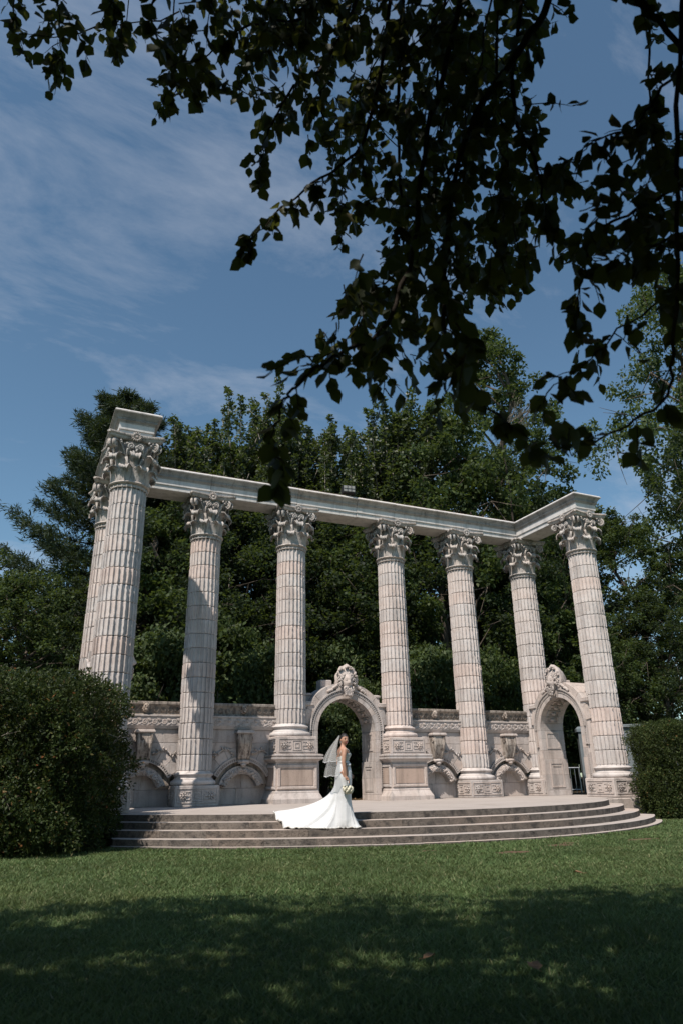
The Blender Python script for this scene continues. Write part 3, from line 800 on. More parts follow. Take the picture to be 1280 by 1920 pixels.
    for z in zs:
        t = (1.86 - z) / 0.76
        prj.append(0.30 - 0.03 * t + 0.05 * sin(t * pi * 1.15) - 0.15 * max(0, t - 0.35) ** 0.8 - (0.06 * (1 - ((1 - t) / 0.12)) if t > 0.9 else 0))
    m_ = MB(); vs_ = []; fs = []
    for z, p_ in zip(zs, prj):
        t = (1.86 - z) / 0.76; w = 0.215 - 0.055 * t
        for xx, dp in ((-w, 0.0), (-w, p_ - 0.02), (-w + 0.025, p_), (-w + 0.06, p_), (-w + 0.075, p_ - 0.022), (w - 0.075, p_ - 0.022), (w - 0.06, p_), (w - 0.025, p_), (w, p_ - 0.02), (w, 0.0)):
            vs_.append((xx, 0.12 - dp, z))
    for j in range(len(zs) - 1):
        for k in range(9): a = j * 10 + k; fs.append((a, a + 10, a + 11, a + 1))
    fs.append(tuple(range(10))); fs.append(tuple(len(vs_) - 1 - k for k in range(10)))
    m_.add(vs_, fs)
    co = build(m_, 'console', 'console_stone', root)
    m_ = MB()
    for sg in (-1, 1):
        m_.tube(spiral_path((sg * 0.215, -0.10, 1.72), (0, 1, 0), (0, 0, 1), 0.085, 0.012, 1.6, 22), 0.016, 5)
        m_.tube(spiral_path((sg * 0.18, 0.03, 1.22), (0, 1, 0), (0, 0, 1), 0.05, 0.01, 1.4, 16), 0.012, 5)
    for k in range(20):
        z = rnd.uniform(1.25, 1.62); xx = rnd.uniform(-0.11, 0.11); m_.ball((xx, 0.12 - 0.22 + 0.10 * (1.62 - z), z), (0.028, 0.02, 0.04), 6, 4)
    build(m_, 'scroll_carving', 'console_stone', co, True)['kind'] = 'stuff'
    m_ = MB(); m_.rl(-0.225, 0.225, -0.19, 0.10, [(0, 1.862), (0.03, 1.88), (0.03, 1.915), (0.01, 1.93), (0.01, 1.955)]); build(m_, 'console_cap', 'wall_stone', co)
    m_ = MB(); m_.ball((0, -0.02, 1.115), (0.155, 0.10, 0.055), 12, 6); m_.ball((0, -0.03, 1.04), (0.09, 0.085, 0.055), 10, 6); m_.ball((0, -0.02, 0.99), (0.05, 0.05, 0.03), 8, 5); m_.tube([(-0.16, -0.02, 1.11), (0.16, -0.02, 1.11)], 0.055, 10)
    build(m_, 'drop', 'wall_stone', co, True)
    # frieze with running scroll
    m_ = MB(); prof = [(0, 1.978), (0.02, 1.985), (0.06, 2.055), (0.07, 2.065), (0.07, 2.30), (0.10, 2.305), (0.10, 2.335), (0.08, 2.345)]
    vs_ = []; fs = []
    for off, z in prof: vs_ += [(-HWB, 0.075 - off, z), (HWB, 0.075 - off, z), (HWB, 0.62, z), (-HWB, 0.62, z)]
    n = len(prof); fs = [(i * 4 + k, i * 4 + (k + 1) % 4, (i + 1) * 4 + (k + 1) % 4, (i + 1) * 4 + k) for i in range(n - 1) for k in range(4)] + [(3, 2, 1, 0), tuple((n - 1) * 4 + k for k in range(4))]
    fz = build(MB().add(vs_, fs), 'frieze', 'wall_stone', root)
    m_ = MB(); m_.tube(spiral_path((0, 0.0, 2.175), (1, 0, 0), (0, 0, 1), 0.085, 0.012, 1.7, 26, radians(200)), 0.0125, 5)
    m_.tube([(-0.08, 0.0, 2.145), (-0.12, 0.0, 2.10), (-0.17, 0, 2.085)], 0.012, 5)
    for k in range(4):
        a = radians(35 + 24 * k); m_.tube([(0.10, 0.0, 2.17), (0.10 + 0.06 * cos(a), -0.012, 2.17 + 0.06 * sin(a)), (0.10 + 0.10 * cos(a), 0.0, 2.17 + 0.105 * sin(a))], [0.008, 0.016, 0.007], 5)
    sm_ = m_.mesh('scroll', 'wall_stone', True)
    for k in range(7): obj('scroll', sm_, fz, (-0.81 + 0.265 * k, 0, 0))
    # coping cornice with palmettes and mask
    m_ = MB(); prof = [(0, 2.347), (0.0, 2.37), (-0.02, 2.40), (-0.005, 2.50), (0.04, 2.58), (0.085, 2.625), (0.095, 2.63), (0.095, 2.685), (0.07, 2.70)]
    vs_ = []
    for off, z in prof: vs_ += [(-HWB, 0.09 - off, z), (HWB, 0.09 - off, z), (HWB, 0.64 + off * 0.5, z), (-HWB, 0.64 + off * 0.5, z)]
    n = len(prof); fs = [(i * 4 + k, i * 4 + (k + 1) % 4, (i + 1) * 4 + (k + 1) % 4, (i + 1) * 4 + k) for i in range(n - 1) for k in range(4)] + [(3, 2, 1, 0), tuple((n - 1) * 4 + k for k in range(4))]
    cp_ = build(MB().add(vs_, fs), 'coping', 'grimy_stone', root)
    m_ = MB()
    for k in range(5):
        a = radians(30 + 30 * k); m_.tube([(0, 0.095, 2.41), (0.05 * cos(a), 0.075, 2.41 + 0.09 * sin(a)), (0.075 * cos(a), 0.05, 2.41 + 0.155 * sin(a))], [0.008, 0.014, 0.006], 5)
    pm_ = m_.mesh('palmette', 'grimy_stone', True)
    for k in range(10):
        xx = -0.86 + 0.191 * k
        if abs(xx) > 0.13: obj('palmette', pm_, cp_, (xx, 0, 0))
    m_ = MB(); m_.ball((0, 0.03, 2.56), (0.085, 0.09, 0.11), 12, 8); m_.ball((0, -0.06, 2.54), (0.022, 0.035, 0.04)); m_.ball((0, -0.035, 2.475), (0.055, 0.05, 0.04))
    for sg in (-1, 1): m_.ball((sg * 0.04, -0.04, 2.585), (0.025, 0.03, 0.02)); m_.ball((sg * 0.075, 0.03, 2.64), (0.035, 0.05, 0.04))
    for k in range(14):
        a = 2 * pi * k / 14; m_.ball((0.095 * cos(a), 0.05, 2.555 + 0.12 * sin(a)), 0.03, 6, 4)
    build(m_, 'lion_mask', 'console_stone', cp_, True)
    return root
bay = make_bay()
mid1 = -(XB + XC) / 2; mid2 = -(XA + XB) / 2
bay.location = (mid1, 0.0, 0)
BG = 'low carved wall bays between the columns'
tag(bay, 'low carved wall bay just right of the left bush, blind arch in shadow', 'wall', BG)
tag(dup(bay, (mid2, 0.0, 0)), 'low carved wall bay left of the central arch, beside the bride train', 'wall', BG)
tag(dup(bay, (-mid2, 0.0, 0)), 'low carved wall bay just right of the pedestal beside the central arch', 'wall', BG)
tag(dup(bay, (-mid1, 0.0, 0)), 'low carved wall bay just left of the right-hand arch', 'wall', BG)

# ---------------------------------------------------------------- arches
def head_parts(root, z, y):
    """bearded head keystone, face looking to -y"""
    n, m_ = 26, 22; vs_ = []; fs = []
    for j in range(m_ + 1):
        ph = -pi / 2 + pi * j / m_
        for i in range(n):
            a = 2 * pi * i / n
            x = cos(ph) * sin(a); yy = -cos(ph) * cos(a); zz_ = sin(ph)
            rx, ry, rz_ = 0.185, 0.23, 0.285
            px_, py_, pz_ = x * rx * (1 - 0.18 * max(0, -zz_)), yy * ry, zz_ * rz_
            if yy < -0.2:
                u = px_ / 0.185; w = pz_ / 0.285
                py_ -= 0.075 * math.exp(-(u / 0.15) ** 2) * max(0, 1 - abs((w + 0.08) / 0.34)) * (1.15 - w)
                py_ += 0.045 * (math.exp(-((u - 0.42) / 0.22) ** 2) + math.exp(-((u + 0.42) / 0.22) ** 2)) * math.exp(-((w - 0.12) / 0.13) ** 2)
                py_ -= 0.025 * math.exp(-((w - 0.32) / 0.09) ** 2) * math.exp(-(u / 0.7) ** 2)
                py_ += 0.025 * math.exp(-((w + 0.42) / 0.05) ** 2) * math.exp(-(u / 0.3) ** 2)
            vs_.append((px_, py_, pz_))
    for j in range(m_):
        for i in range(n): fs.append((j * n + i, j * n + (i + 1) % n, (j + 1) * n + (i + 1) % n, (j + 1) * n + i))
    R_ = random.Random(5)
    hd = build(MB().add([(a, b_ + y, c_ + z + 0.02) for a, b_, c_ in vs_], fs), 'carved_head', 'wall_stone', root, True)
    q = MB()
    for sg in (-1, 1): q.ball((sg * 0.078, y - 0.185, z + 0.055), (0.03, 0.016, 0.016), 8, 5)
    build(q, 'eye', 'wall_stone', hd, True)
    q = MB()
    for k in range(70):
        t = R_.random(); xx = R_.uniform(-1, 1) * 0.19 * (1 - 0.5 * t); zz_ = z - 0.16 - 0.24 * t
        if abs(xx) < 0.05 and t < 0.12: continue
        q.tube([(xx, y - 0.15 - 0.05 * (1 - abs(xx) * 4) , zz_ + 0.04), (xx + R_.uniform(-0.02, 0.02), y - 0.20, zz_), (xx + R_.uniform(-0.03, 0.03), y - 0.16, zz_ - 0.05)], [0.02, 0.03, 0.014], 5)
    build(q, 'beard', 'wall_stone', hd, True)
    q = MB()
    for k in range(120):
        a = R_.uniform(-0.15, 1.15) * pi; rr = R_.uniform(0.215, 0.33)
        xx = rr * cos(a) * 0.95; zz_ = z + 0.02 + rr * sin(a) * 1.15
        yy = y - 0.10 + 0.16 * (rr - 0.215) / 0.115
        q.tube([(xx, yy, zz_), (xx + R_.uniform(-0.04, 0.04), yy - 0.04, zz_ - 0.03), (xx + R_.uniform(-0.05, 0.05), yy, zz_ - 0.08)], [0.018, 0.030, 0.012], 5)
    build(q, 'curled_hair', 'wall_stone', hd, True)
    q = MB()   # hood of a lion skin rising behind the head
    n, m_ = 24, 10; vs_ = []; fs = []
    for j in range(m_ + 1):
        t = j / m_
        for i in range(n + 1):
            a = pi * (-0.18 + 1.36 * i / n)
            rr = 0.38 * (1 - 0.55 * max(0, t - 0.1) ** 1.6); bump_ = 0.02 * sin(9 * a + 5 * t)
            vs_.append(((rr + bump_) * cos(a) * 1.0, y - 0.02 + 0.42 * t - (0.03 if j else 0), z + 0.03 + (rr + bump_) * sin(a) * 1.38))
    for j in range(m_):
        for i in range(n): a = j * (n + 1) + i; fs.append((a, a + 1, a + n + 2, a + n + 1))
    o0 = len(vs_)
    fs.append(tuple(range(n, -1, -1))); fs.append(tuple(m_ * (n + 1) + i for i in range(n + 1)))
    q.add(vs_, fs)
    for sg in (-1, 1):
        for k in range(8):
            q.ball((sg * (0.33 + 0.04 * k), y - 0.01, z - 0.10 - 0.028 * k + R_.uniform(-0.02, 0.02)), (0.05, 0.05, 0.05), 6, 4)
    for k in range(26):
        a = R_.uniform(0.12, 0.88) * pi; rr = R_.uniform(0.30, 0.37); q.ball((rr * cos(a), y - 0.05, z + 0.03 + rr * 1.33 * sin(a)), R_.uniform(0.025, 0.045), 6, 4)
    build(q, 'hood', 'wall_stone', hd, True)

def make_arch():
    root = empty('stone_arch', (0, 0, 0)); ZS = 1.98; RI = 0.95; Y0, Y1 = -0.10, 0.86
    # voussoirs with reveal depth
    nv = 13
    for i in range(nv):
        a0 = pi * i / nv + 0.003; a1 = pi * (i + 1) / nv - 0.003
        q = MB(); q.wedge(0, ZS, RI, 1.10, a0, a1, Y0, Y1, 4); vo = build(q, 'voussoir', 'wall_stone', root)
        if i not in (0, nv - 1):   # coffer frame on the soffit
            q = MB(); am = (a0 + a1) / 2; da = (a1 - a0) * 0.40
            for (b0, b1, y0, y1) in ((am - da, am + da, 0.12, 0.18), (am - da, am + da, 0.58, 0.64), (am - da, am - da * 0.72, 0.18, 0.58), (am + da * 0.72, am + da, 0.18, 0.58)):
                q.wedge(0, ZS, RI - 0.03, RI + 0.01, b0, b1, y0, y1, 2)
            q.ball((0.925 * cos(am), 0.38, ZS + 0.925 * sin(am)), (0.06, 0.10, 0.06), 8, 5)
            build(q, 'coffer', 'wall_stone', vo)
    # bead course round the arch and down the jambs
    q = MB(); q.wedge(0, ZS, 1.10, 1.185, 0, pi, Y0 + 0.03, Y1 - 0.05, 36); q.wedge(0, ZS, 1.185, 1.225, 0, pi, Y0 - 0.05, Y1 - 0.05, 36); q.wedge(0, ZS, 1.095, 1.12, 0, pi, Y0 - 0.02, Y0 + 0.03, 36)
    for i in range(58):
        a = pi * (i + 0.5) / 58; q.wedge(0, ZS, 1.125, 1.183, a - 0.017, a + 0.017, Y0 - 0.02, Y0 + 0.04, 1)
    build(q, 'dentil_ring', 'wall_stone', root)
    # outer hood with stepped top
    q = MB(); nh = 9
    for i in range(nh):
        a0 = pi * (0.045 + 0.91 * i / nh) + 0.003; a1 = pi * (0.045 + 0.91 * (i + 1) / nh) - 0.003
        s_ = MB(); s_.wedge(0, ZS, 1.226, 1.43 if i != 4 else 1.40, a0, a1, Y0 + 0.02 + 0.004 * (i % 2), Y1 - 0.02, 4); build(s_, 'hood_stone', 'wall_stone', root)
    for sg in (-1, 1):
        xs_ = [0.955, 1.10]
        # jamb courses
        zc = [0.0, 0.16, 0.62, 1.10, 1.36, 1.72, ZS - 0.002]
        for i in range(len(zc) - 1):
            s_ = MB(); e = 0.028 if 1 <= i <= 2 or i == 0 else 0.0
            x0, x1 = (0.95 - e, 1.10) if sg > 0 else (-1.10, -0.95 + e)
            s_.box(x0, x1, Y0 - e * 0.3, Y1, zc[i] + 0.002, zc[i + 1] - 0.002, 0.005); jb = build(s_, 'jamb_block', 'wall_stone', root)
            if i in (2, 4):
                q = MB(); X = sg * (0.95 - e)
                def rv(y0, y1, z0, z1):
                    if sg > 0: q.box(X - 0.016, X + 0.01, y0, y1, z0, z1)
                    else: q.box(X - 0.01, X + 0.016, y0, y1, z0, z1)
                lo, hi = (zc[1] + 0.08, zc[3] - 0.10) if i == 2 else (zc[4] + 0.05, ZS - 0.05)
                rv(0.10, 0.15, lo, hi); rv(0.60, 0.65, lo, hi); rv(0.15, 0.60, lo, lo + 0.05); rv(0.15, 0.60, hi - 0.05, hi)
                if i == 2: rv(0.22, 0.54, hi - 0.13, hi - 0.10)
                build(q, 'reveal_panel', 'wall_stone', jb)
        s_ = MB(); x0, x1 = (1.101, 1.34) if sg > 0 else (-1.34, -1.101)
        s_.box(x0, x1, Y0 + 0.05, Y1 - 0.04, 0.0, 2.62, 0.005); build(s_, 'pier', 'wall_stone', root)
        q = MB()
        for (z0, z1) in ((1.46, ZS), (0.34, 1.22)):
            k = int((z1 - z0) / 0.058)
            for i in range(k):
                zz_ = z0 + (i + 0.5) * (z1 - z0) / k; xx = sg * 1.154
                q.box(xx - 0.028, xx + 0.028, Y0 + 0.01, Y0 + 0.06, zz_ - 0.019, zz_ + 0.019)
            xa = sg * 1.205; q.box(xa - 0.02, xa + 0.02, Y0 - 0.02, Y0 + 0.06, z0, z1); xa = sg * 1.11; q.box(xa - 0.012, xa + 0.012, Y0 - 0.015, Y0 + 0.06, z0, z1)
        build(q, 'dentil_strip', 'wall_stone', root)
        # impost cornice
        s_ = MB(); x0, x1 = (1.16, 1.36) if sg > 0 else (-1.36, -1.16)
        s_.rl(x0, x1, Y0 + 0.06, Y1 - 0.06, [(-0.01, 2.622), (0.01, 2.63), (0.02, 2.67), (0.06, 2.70), (0.075, 2.705), (0.075, 2.755), (0.05, 2.76), (0.055, 2.80), (0.02, 2.82)])
        build(s_, 'impost', 'wall_stone', root)
        s_ = MB(); x0, x1 = (1.02, 1.30) if sg > 0 else (-1.30, -1.02)
        s_.rl(x0, x1, 0.25, Y1 - 0.08, [(0, 2.60), (0, 3.02), (0.03, 3.03), (0.03, 3.08), (-0.02, 3.10)]); build(s_, 'back_block', 'wall_stone', root)
    s_ = MB(); s_.rl(-0.62, -0.25, 0.45, 0.80, [(0, 3.20), (0, 3.52), (-0.02, 3.54)]); build(s_, 'cap_stone', 'wall_stone', root)
    head_parts(root, 3.40, Y0 - 0.02)
    # plain keystone under the beard
    s_ = MB(); s_.prism([(-0.10, 2.92), (0.10, 2.92), (0.16, 3.24), (-0.16, 3.24)], Y0 - 0.045, Y0 + 0.05); build(s_, 'keystone', 'wall_stone', root)
    return root
arch = make_arch()
tag(arch, 'central stone archway with bearded head keystone, directly behind the bride', 'archway', 'carved stone archways')
ar = dup(arch, (6.99, -1.57, 0.0), -pi / 2, (1.0, 1.0, 1.025)); tag(ar, 'right-hand stone archway turned sideways between the two rightmost columns', 'archway', 'carved stone archways')
al = dup(arch, (-6.99, -1.57, 0.0), pi / 2, (1.0, 1.0, 1.025)); tag(al, 'left side archway hidden behind the front left column and bush', 'archway', 'carved stone archways')

# ---------------------------------------------------------------- vegetation
def unit(a): return a / (np.linalg.norm(a, axis=-1, keepdims=True) + 1e-9)
def rand_dirs(n, R_): return unit(R_.normal(size=(n, 3)))
def leaf_quads(P, Nn, T, L, W):
    """rhombus leaves: centre base P, length dir T, normal Nn"""
    T = unit(T - Nn * (T * Nn).sum(1, keepdims=True)); B = np.cross(Nn, T)
    L = np.broadcast_to(np.asarray(L), (len(P),))[:, None]; W = np.broadcast_to(np.asarray(W), (len(P),))[:, None]
    return np.stack([P, P + T * L * 0.45 + B * W * 0.5, P + T * L, P + T * L * 0.45 - B * W * 0.5], axis=1)
def cluster_leaves(centres, radii, per, L, R_, out_from=None, flat=0.75, droop=0.2):
    n = len(centres); idx = np.repeat(np.arange(n), per)
    d = rand_dirs(len(idx), R_); d[:, 2] *= flat
    rr = (R_.random(len(idx)) ** 0.45)[:, None]
    P = centres[idx] + d * rr * radii[idx][:, None]
    nn = rand_dirs(len(idx), R_) * 0.85 + np.array([0, 0, 0.55]) + d * 0.5
    T = rand_dirs(len(idx), R_) + d * 0.6 - np.array([0, 0, droop])
    ll = L * R_.uniform(0.65, 1.3, len(idx))
    return leaf_quads(P, unit(nn), T, ll, ll * R_.uniform(0.5, 0.75, len(idx)))
def bend(p0, p1, R_, k=5, sag=0.0, jit=0.06):
    p0 = np.array(p0, float); p1 = np.array(p1, float); L = np.linalg.norm(p1 - p0); out = []
    for i in range(k + 1):
        t = i / k; q = p0 + (p1 - p0) * t; q[2] += sag * L * sin(pi * t)
        if 0 < i < k: q = q + R_.normal(size=3) * jit * L * 0.4
        out.append(q)
    return out

def tree_parts(kind, seed):
    """returns (trunk mesh, crown mesh) for a tree of unit-ish real size, base at origin"""
    R_ = np.random.default_rng(seed)
    tb_ = MB(); leaf = 'leaf_broad'; bark = 'bark'
    if kind in ('round', 'loose', 'dark', 'light'):
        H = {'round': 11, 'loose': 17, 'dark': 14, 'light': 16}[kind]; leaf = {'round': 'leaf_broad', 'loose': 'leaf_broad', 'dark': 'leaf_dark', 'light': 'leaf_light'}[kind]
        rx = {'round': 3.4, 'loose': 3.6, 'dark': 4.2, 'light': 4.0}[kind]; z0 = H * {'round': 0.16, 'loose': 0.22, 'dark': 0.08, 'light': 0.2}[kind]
        nl = {'round': 26, 'loose': 30, 'dark': 32, 'light': 34}[kind]
        # lobes fill an egg; clusters fill each lobe shell
        lob = []
        for i in range(nl):
            t = (i + 0.5) / nl; z = z0 + (H - z0) * (0.06 + 0.9 * t)
            prof = sin(pi * min(1, (0.12 + 0.86 * t) ** 0.9)) ** 0.75
            a = i * 2.399 + R_.uniform(-0.5, 0.5); r = rx * prof * R_.uniform(0.45, 0.92)
            lob.append((r * cos(a), r * sin(a), z, R_.uniform(0.95, 1.5) * (0.75 + 0.5 * prof)))
        lob.append((0, 0, H - 0.7, 0.8)); lob = np.array(lob)
        ncl = {'round': 11, 'loose': 8, 'dark': 13, 'light': 8}[kind]
        C_ = []; RD = []
        for l in lob:
            d = rand_dirs(ncl, R_); C_.append(l[:3] + d * l[3] * R_.uniform(0.5, 1.0, (ncl, 1))); RD.append(R_.uniform(0.28, 0.62, ncl) * (0.8 if kind == 'loose' else 1))
        C_ = np.concatenate(C_); RD = np.concatenate(RD)
        V = cluster_leaves(C_, RD, {'round': 115, 'loose': 120, 'dark': 100, 'light': 125}[kind], 0.145, R_)
        tp = [(0, 0, -0.3)] + [(R_.normal() * 0.12 * k, R_.normal() * 0.12 * k, H * 0.82 * k / 6) for k in range(1, 7)]
        tb_.tube(tp, [0.24 * H / 12 * (1 - 0.8 * k / 6) for k in range(7)], 8)
        for l in lob:
            zb = max(1.2, l[2] - hypot(l[0], l[1]) * R_.uniform(0.6, 1.0)); k = min(5.9, zb / (H * 0.82) * 6); i0 = int(k); u = k - i0
            b0 = np.array(tp[i0]) * (1 - u) + np.array(tp[min(6, i0 + 1)]) * u
            tb_.tube(bend(b0, l[:3], R_, 4, 0.05), [0.07, 0.055, 0.04, 0.03, 0.018], 5)
            for q in range(3): tb_.tube(bend(l[:3], l[:3] + rand_dirs(1, R_)[0] * l[3] * 1.0, R_, 2), [0.018, 0.012, 0.006], 4)
        if kind == 'loose': bark = 'bark'
        if kind == 'light': bark = 'bark'
    elif kind == 'poplar':
        H = 14.0; leaf = 'leaf_poplar'; bark = 'bark_pale'
        tp = [(0, 0, -0.3)] + [(R_.normal() * 0.1 * k, R_.normal() * 0.1 * k, H * 0.9 * k / 7) for k in range(1, 8)]
        tb_.tube(tp, [0.21 * (1 - 0.85 * k / 7) for k in range(8)], 8)
        C_ = []; RD = []
        for i in range(78):
            zb = H * R_.uniform(0.12, 0.9); a = R_.uniform(0, 2 * pi); L = R_.uniform(1.3, 3.4) * (1.08 - 0.62 * zb / H)
            rise = R_.uniform(0.7, 1.35) * L
            e = np.array([cos(a) * L * 0.75, sin(a) * L * 0.75, zb + rise]); b0 = np.array([0, 0, zb])
            e[2] = min(e[2], H + R_.uniform(-0.9, 0.5))
            pth = bend(b0, e, R_, 5, -0.12); tb_.tube(pth, [0.05, 0.04, 0.032, 0.024, 0.016, 0.008], 5)
            for t in (0.3, 0.45, 0.6, 0.72, 0.84, 0.95, 1.02):
                i0 = min(4, int(t * 5)); u = t * 5 - i0; p_ = pth[i0] * (1 - u) + pth[i0 + 1] * u
                C_.append(p_ + R_.normal(size=3) * 0.14); RD.append(R_.uniform(0.14, 0.32) * (1.2 - 0.6 * t))
        for i in range(20):
            a = R_.uniform(0, 2 * pi); r = 1.9 * sqrt(R_.random()); z0 = H * R_.uniform(0.62, 0.8); L = R_.uniform(2.4, 4.6) * (1.2 - 0.33 * r)
            tb_.tube([(r * 0.7 * cos(a), r * 0.7 * sin(a), z0 - 1), (r * cos(a), r * sin(a), z0), (r * cos(a) * 1.05, r * sin(a) * 1.05, z0 + L)], [0.03, 0.02, 0.006], 4)
            for t in np.linspace(0, 1, 12): C_.append((r * cos(a) * (1 + 0.05 * t) + R_.normal() * 0.06, r * sin(a) * (1 + 0.05 * t) + R_.normal() * 0.06, z0 + L * t)); RD.append(0.25 * (1 - 0.75 * t) + 0.03)
        V = cluster_leaves(np.array(C_), np.array(RD), 48, 0.125, R_, flat=1.4)
    elif kind == 'shrub':
        H = 4.2; leaf = 'leaf_broad'; C_ = []; RD = []
        for i in range(150):
            a = R_.uniform(0, 2 * pi); t = R_.random() ** 0.7; r = 2.2 * sqrt(R_.random()) * (1 - 0.45 * t)
            C_.append((r * cos(a), r * sin(a), 0.2 + H * t * (1 - 0.25 * r / 2.2))); RD.append(R_.uniform(0.25, 0.5))
        V = cluster_leaves(np.array(C_), np.array(RD), 90, 0.14, R_)
        for i in range(12):
            a = R_.uniform(0, 2 * pi); tb_.tube(bend((0.1 * cos(a), 0.1 * sin(a), -0.2), (1.3 * cos(a), 1.3 * sin(a), R_.uniform(1.8, 3.4)), R_, 4, 0.1), [0.05, 0.04, 0.03, 0.02, 0.01], 5)
    elif kind == 'pine':
        H = 15.5; leaf = 'leaf_needle'; bark = 'bark_dark'
        tb_.tube([(0, 0, -0.3), (0.05, 0, 4), (-0.05, 0.05, 8), (0.03, 0, 12), (0, 0, H)], [0.32, 0.27, 0.19, 0.10, 0.02], 8)
        TP = []; TD = []
        for i in range(92):
            t = (i + 0.5) / 92; zb = 1.2 + (H - 1.4) * t; a = i * 2.399 + R_.uniform(-0.4, 0.4)
            L = (4.7 * (1 - t) ** 0.78 + 0.35) * R_.uniform(0.68, 1.12)
            n = 9; pth = []
            up0 = -0.10 + 0.55 * t
            for k in range(n + 1):
                s = k / n; r = L * s; z = zb + L * (up0 * s + 0.30 * s * s * s - 0.10 * s)
                pth.append(np.array([r * cos(a), r * sin(a), z]) + R_.normal(size=3) * 0.02 * s)
            tb_.tube(pth, [0.05 * (1 - 0.85 * k / n) * (0.5 + L / 6) for k in range(n + 1)], 4)
            side = np.array([-sin(a), cos(a), 0])
            for k in range(2, n + 1):
                w = 0.85 * (1 - k / n * 0.72) * (0.4 + L / 5)
                for sg in (-1, 1):
                    for q in range(3):
                        e = pth[k] + side * sg * w * (q + 1) / 3 + np.array([cos(a), sin(a), 0.1]) * w * 0.5 * (q + 1) / 3 + R_.normal(size=3) * 0.06
                        TP.append(e); TD.append(unit(side * sg * 0.6 + np.array([cos(a), sin(a), 0.45])))
                TP.append(pth[k]); TD.append(unit(np.array([cos(a), sin(a), 0.5])))
        TP = np.array(TP); TD = np.array(TD); per = 26; idx = np.repeat(np.arange(len(TP)), per)
        d = unit(TD[idx] * 0.8 + rand_dirs(len(idx), R_) * 0.8)
        P = TP[idx] + R_.normal(size=(len(idx), 3)) * 0.08; ll = R_.uniform(0.14, 0.26, len(idx))
        V = leaf_quads(P, rand_dirs(len(idx), R_), d, ll, ll * 0.16)
    if kind == 'shrub' and seed % 2: leaf = 'leaf_light'
    return tb_.mesh('trunk', bark, True), fast_mesh('crown', V, 4, leaf)
TREE = {}
for kind, n in (('round', 3), ('loose', 2), ('dark', 2), ('light', 1), ('poplar', 3), ('shrub', 3), ('pine', 1)):
    TREE[kind] = [tree_parts(kind, 40 + 7 * i + len(kind)) for i in range(n)]
KH = {'round': 11, 'loose': 17, 'dark': 14, 'light': 16, 'poplar': 14, 'shrub': 4.2, 'pine': 15.5}; KH['poplar'] = 14.9
def ground_z(y): return float(np.interp(y, [-2, 0.5, 2.2, 6, 14, 60], [GZ, -0.3, -0.07, -0.06, 0.05, 0.5]))
tcount = [0]
def place_tree(name, kind, px, top, y, label, cat='tree', group=None, wid=1.0, var=None, height=None):
    """px: image column of the trunk top, y: world distance line, top: image row of the tree top"""
    d = ray(px, top); t = (y - CAM[1]) / d[1]; P = CAM + d * t
    g0 = ground_z(y); H = height or (P[2] - g0); s = H / KH[kind]
    i = tcount[0]; tcount[0] += 1
    tr, cr_ = TREE[kind][(i if var is None else var) % len(TREE[kind])]
    e = tag(empty(name, (P[0], y, g0), i * 1.7), label, cat, group)
    e.scale = (s * wid, s * wid, s)
    obj('trunk', tr, e); obj('crown', cr_, e)
    return e
WG = 'trees behind the colonnade'
PT = place_tree
PT('pine_tree', 'pine', 240, 752, 9.5, 'dark pine with drooping layered branches behind the front left column', group=WG, wid=1.25)
PT('broadleaf_tree', 'round', 40, 1075, 3.4, 'dense broadleaf tree at the left edge above the bush', group=WG, wid=1.1)
PT('broadleaf_tree', 'round', -95, 1010, 6.0, 'broadleaf tree cut by the left edge of the picture', group=WG, wid=1.2)
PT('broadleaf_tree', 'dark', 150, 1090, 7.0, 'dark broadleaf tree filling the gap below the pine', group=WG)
PT('poplar_tree', 'poplar', 345, 735, 9.0, 'silvery poplar rising just right of the front left capital', group=WG, wid=1.15)
PT('poplar_tree', 'poplar', 440, 762, 10.5, 'poplar top above the beam between second and third visible columns', group=WG, wid=1.1)
PT('poplar_tree', 'poplar', 520, 705, 11.0, 'tall thin-topped poplar above the beam over the third column', group=WG, wid=1.05)
PT('poplar_tree', 'poplar', 598, 752, 10.0, 'poplar just left of the flood light', group=WG, wid=1.05)
PT('poplar_tree', 'poplar', 715, 728, 11.0, 'spiky dark poplar just right of the flood light', group=WG, wid=1.15)
PT('broadleaf_tree', 'loose', 905, 632, 13.0, 'tallest loose broadleaf tree above the right half of the beam', group=WG, wid=0.95)
PT('broadleaf_tree', 'round', 815, 775, 9.0, 'rounded broadleaf tree between the poplar and the tallest tree', group=WG, wid=0.9)
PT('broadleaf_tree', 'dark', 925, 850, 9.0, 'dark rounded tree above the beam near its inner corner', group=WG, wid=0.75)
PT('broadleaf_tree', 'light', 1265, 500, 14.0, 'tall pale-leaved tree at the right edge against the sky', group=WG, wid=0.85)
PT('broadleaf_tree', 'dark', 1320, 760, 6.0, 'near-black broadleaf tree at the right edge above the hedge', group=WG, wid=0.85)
PT('broadleaf_tree', 'loose', 1150, 962, 9.0, 'open broadleaf tree with visible stems right of the rightmost column', group=WG, wid=1.2)
PT('pine_tree', 'pine', 1045, 985, 12.0, 'dark pine seen between the two rightmost columns', group=WG, wid=1.0)
PT('broadleaf_tree', 'round', 1010, 930, 15.0, 'distant broadleaf tree peeping over the inner corner of the beam', group=WG)
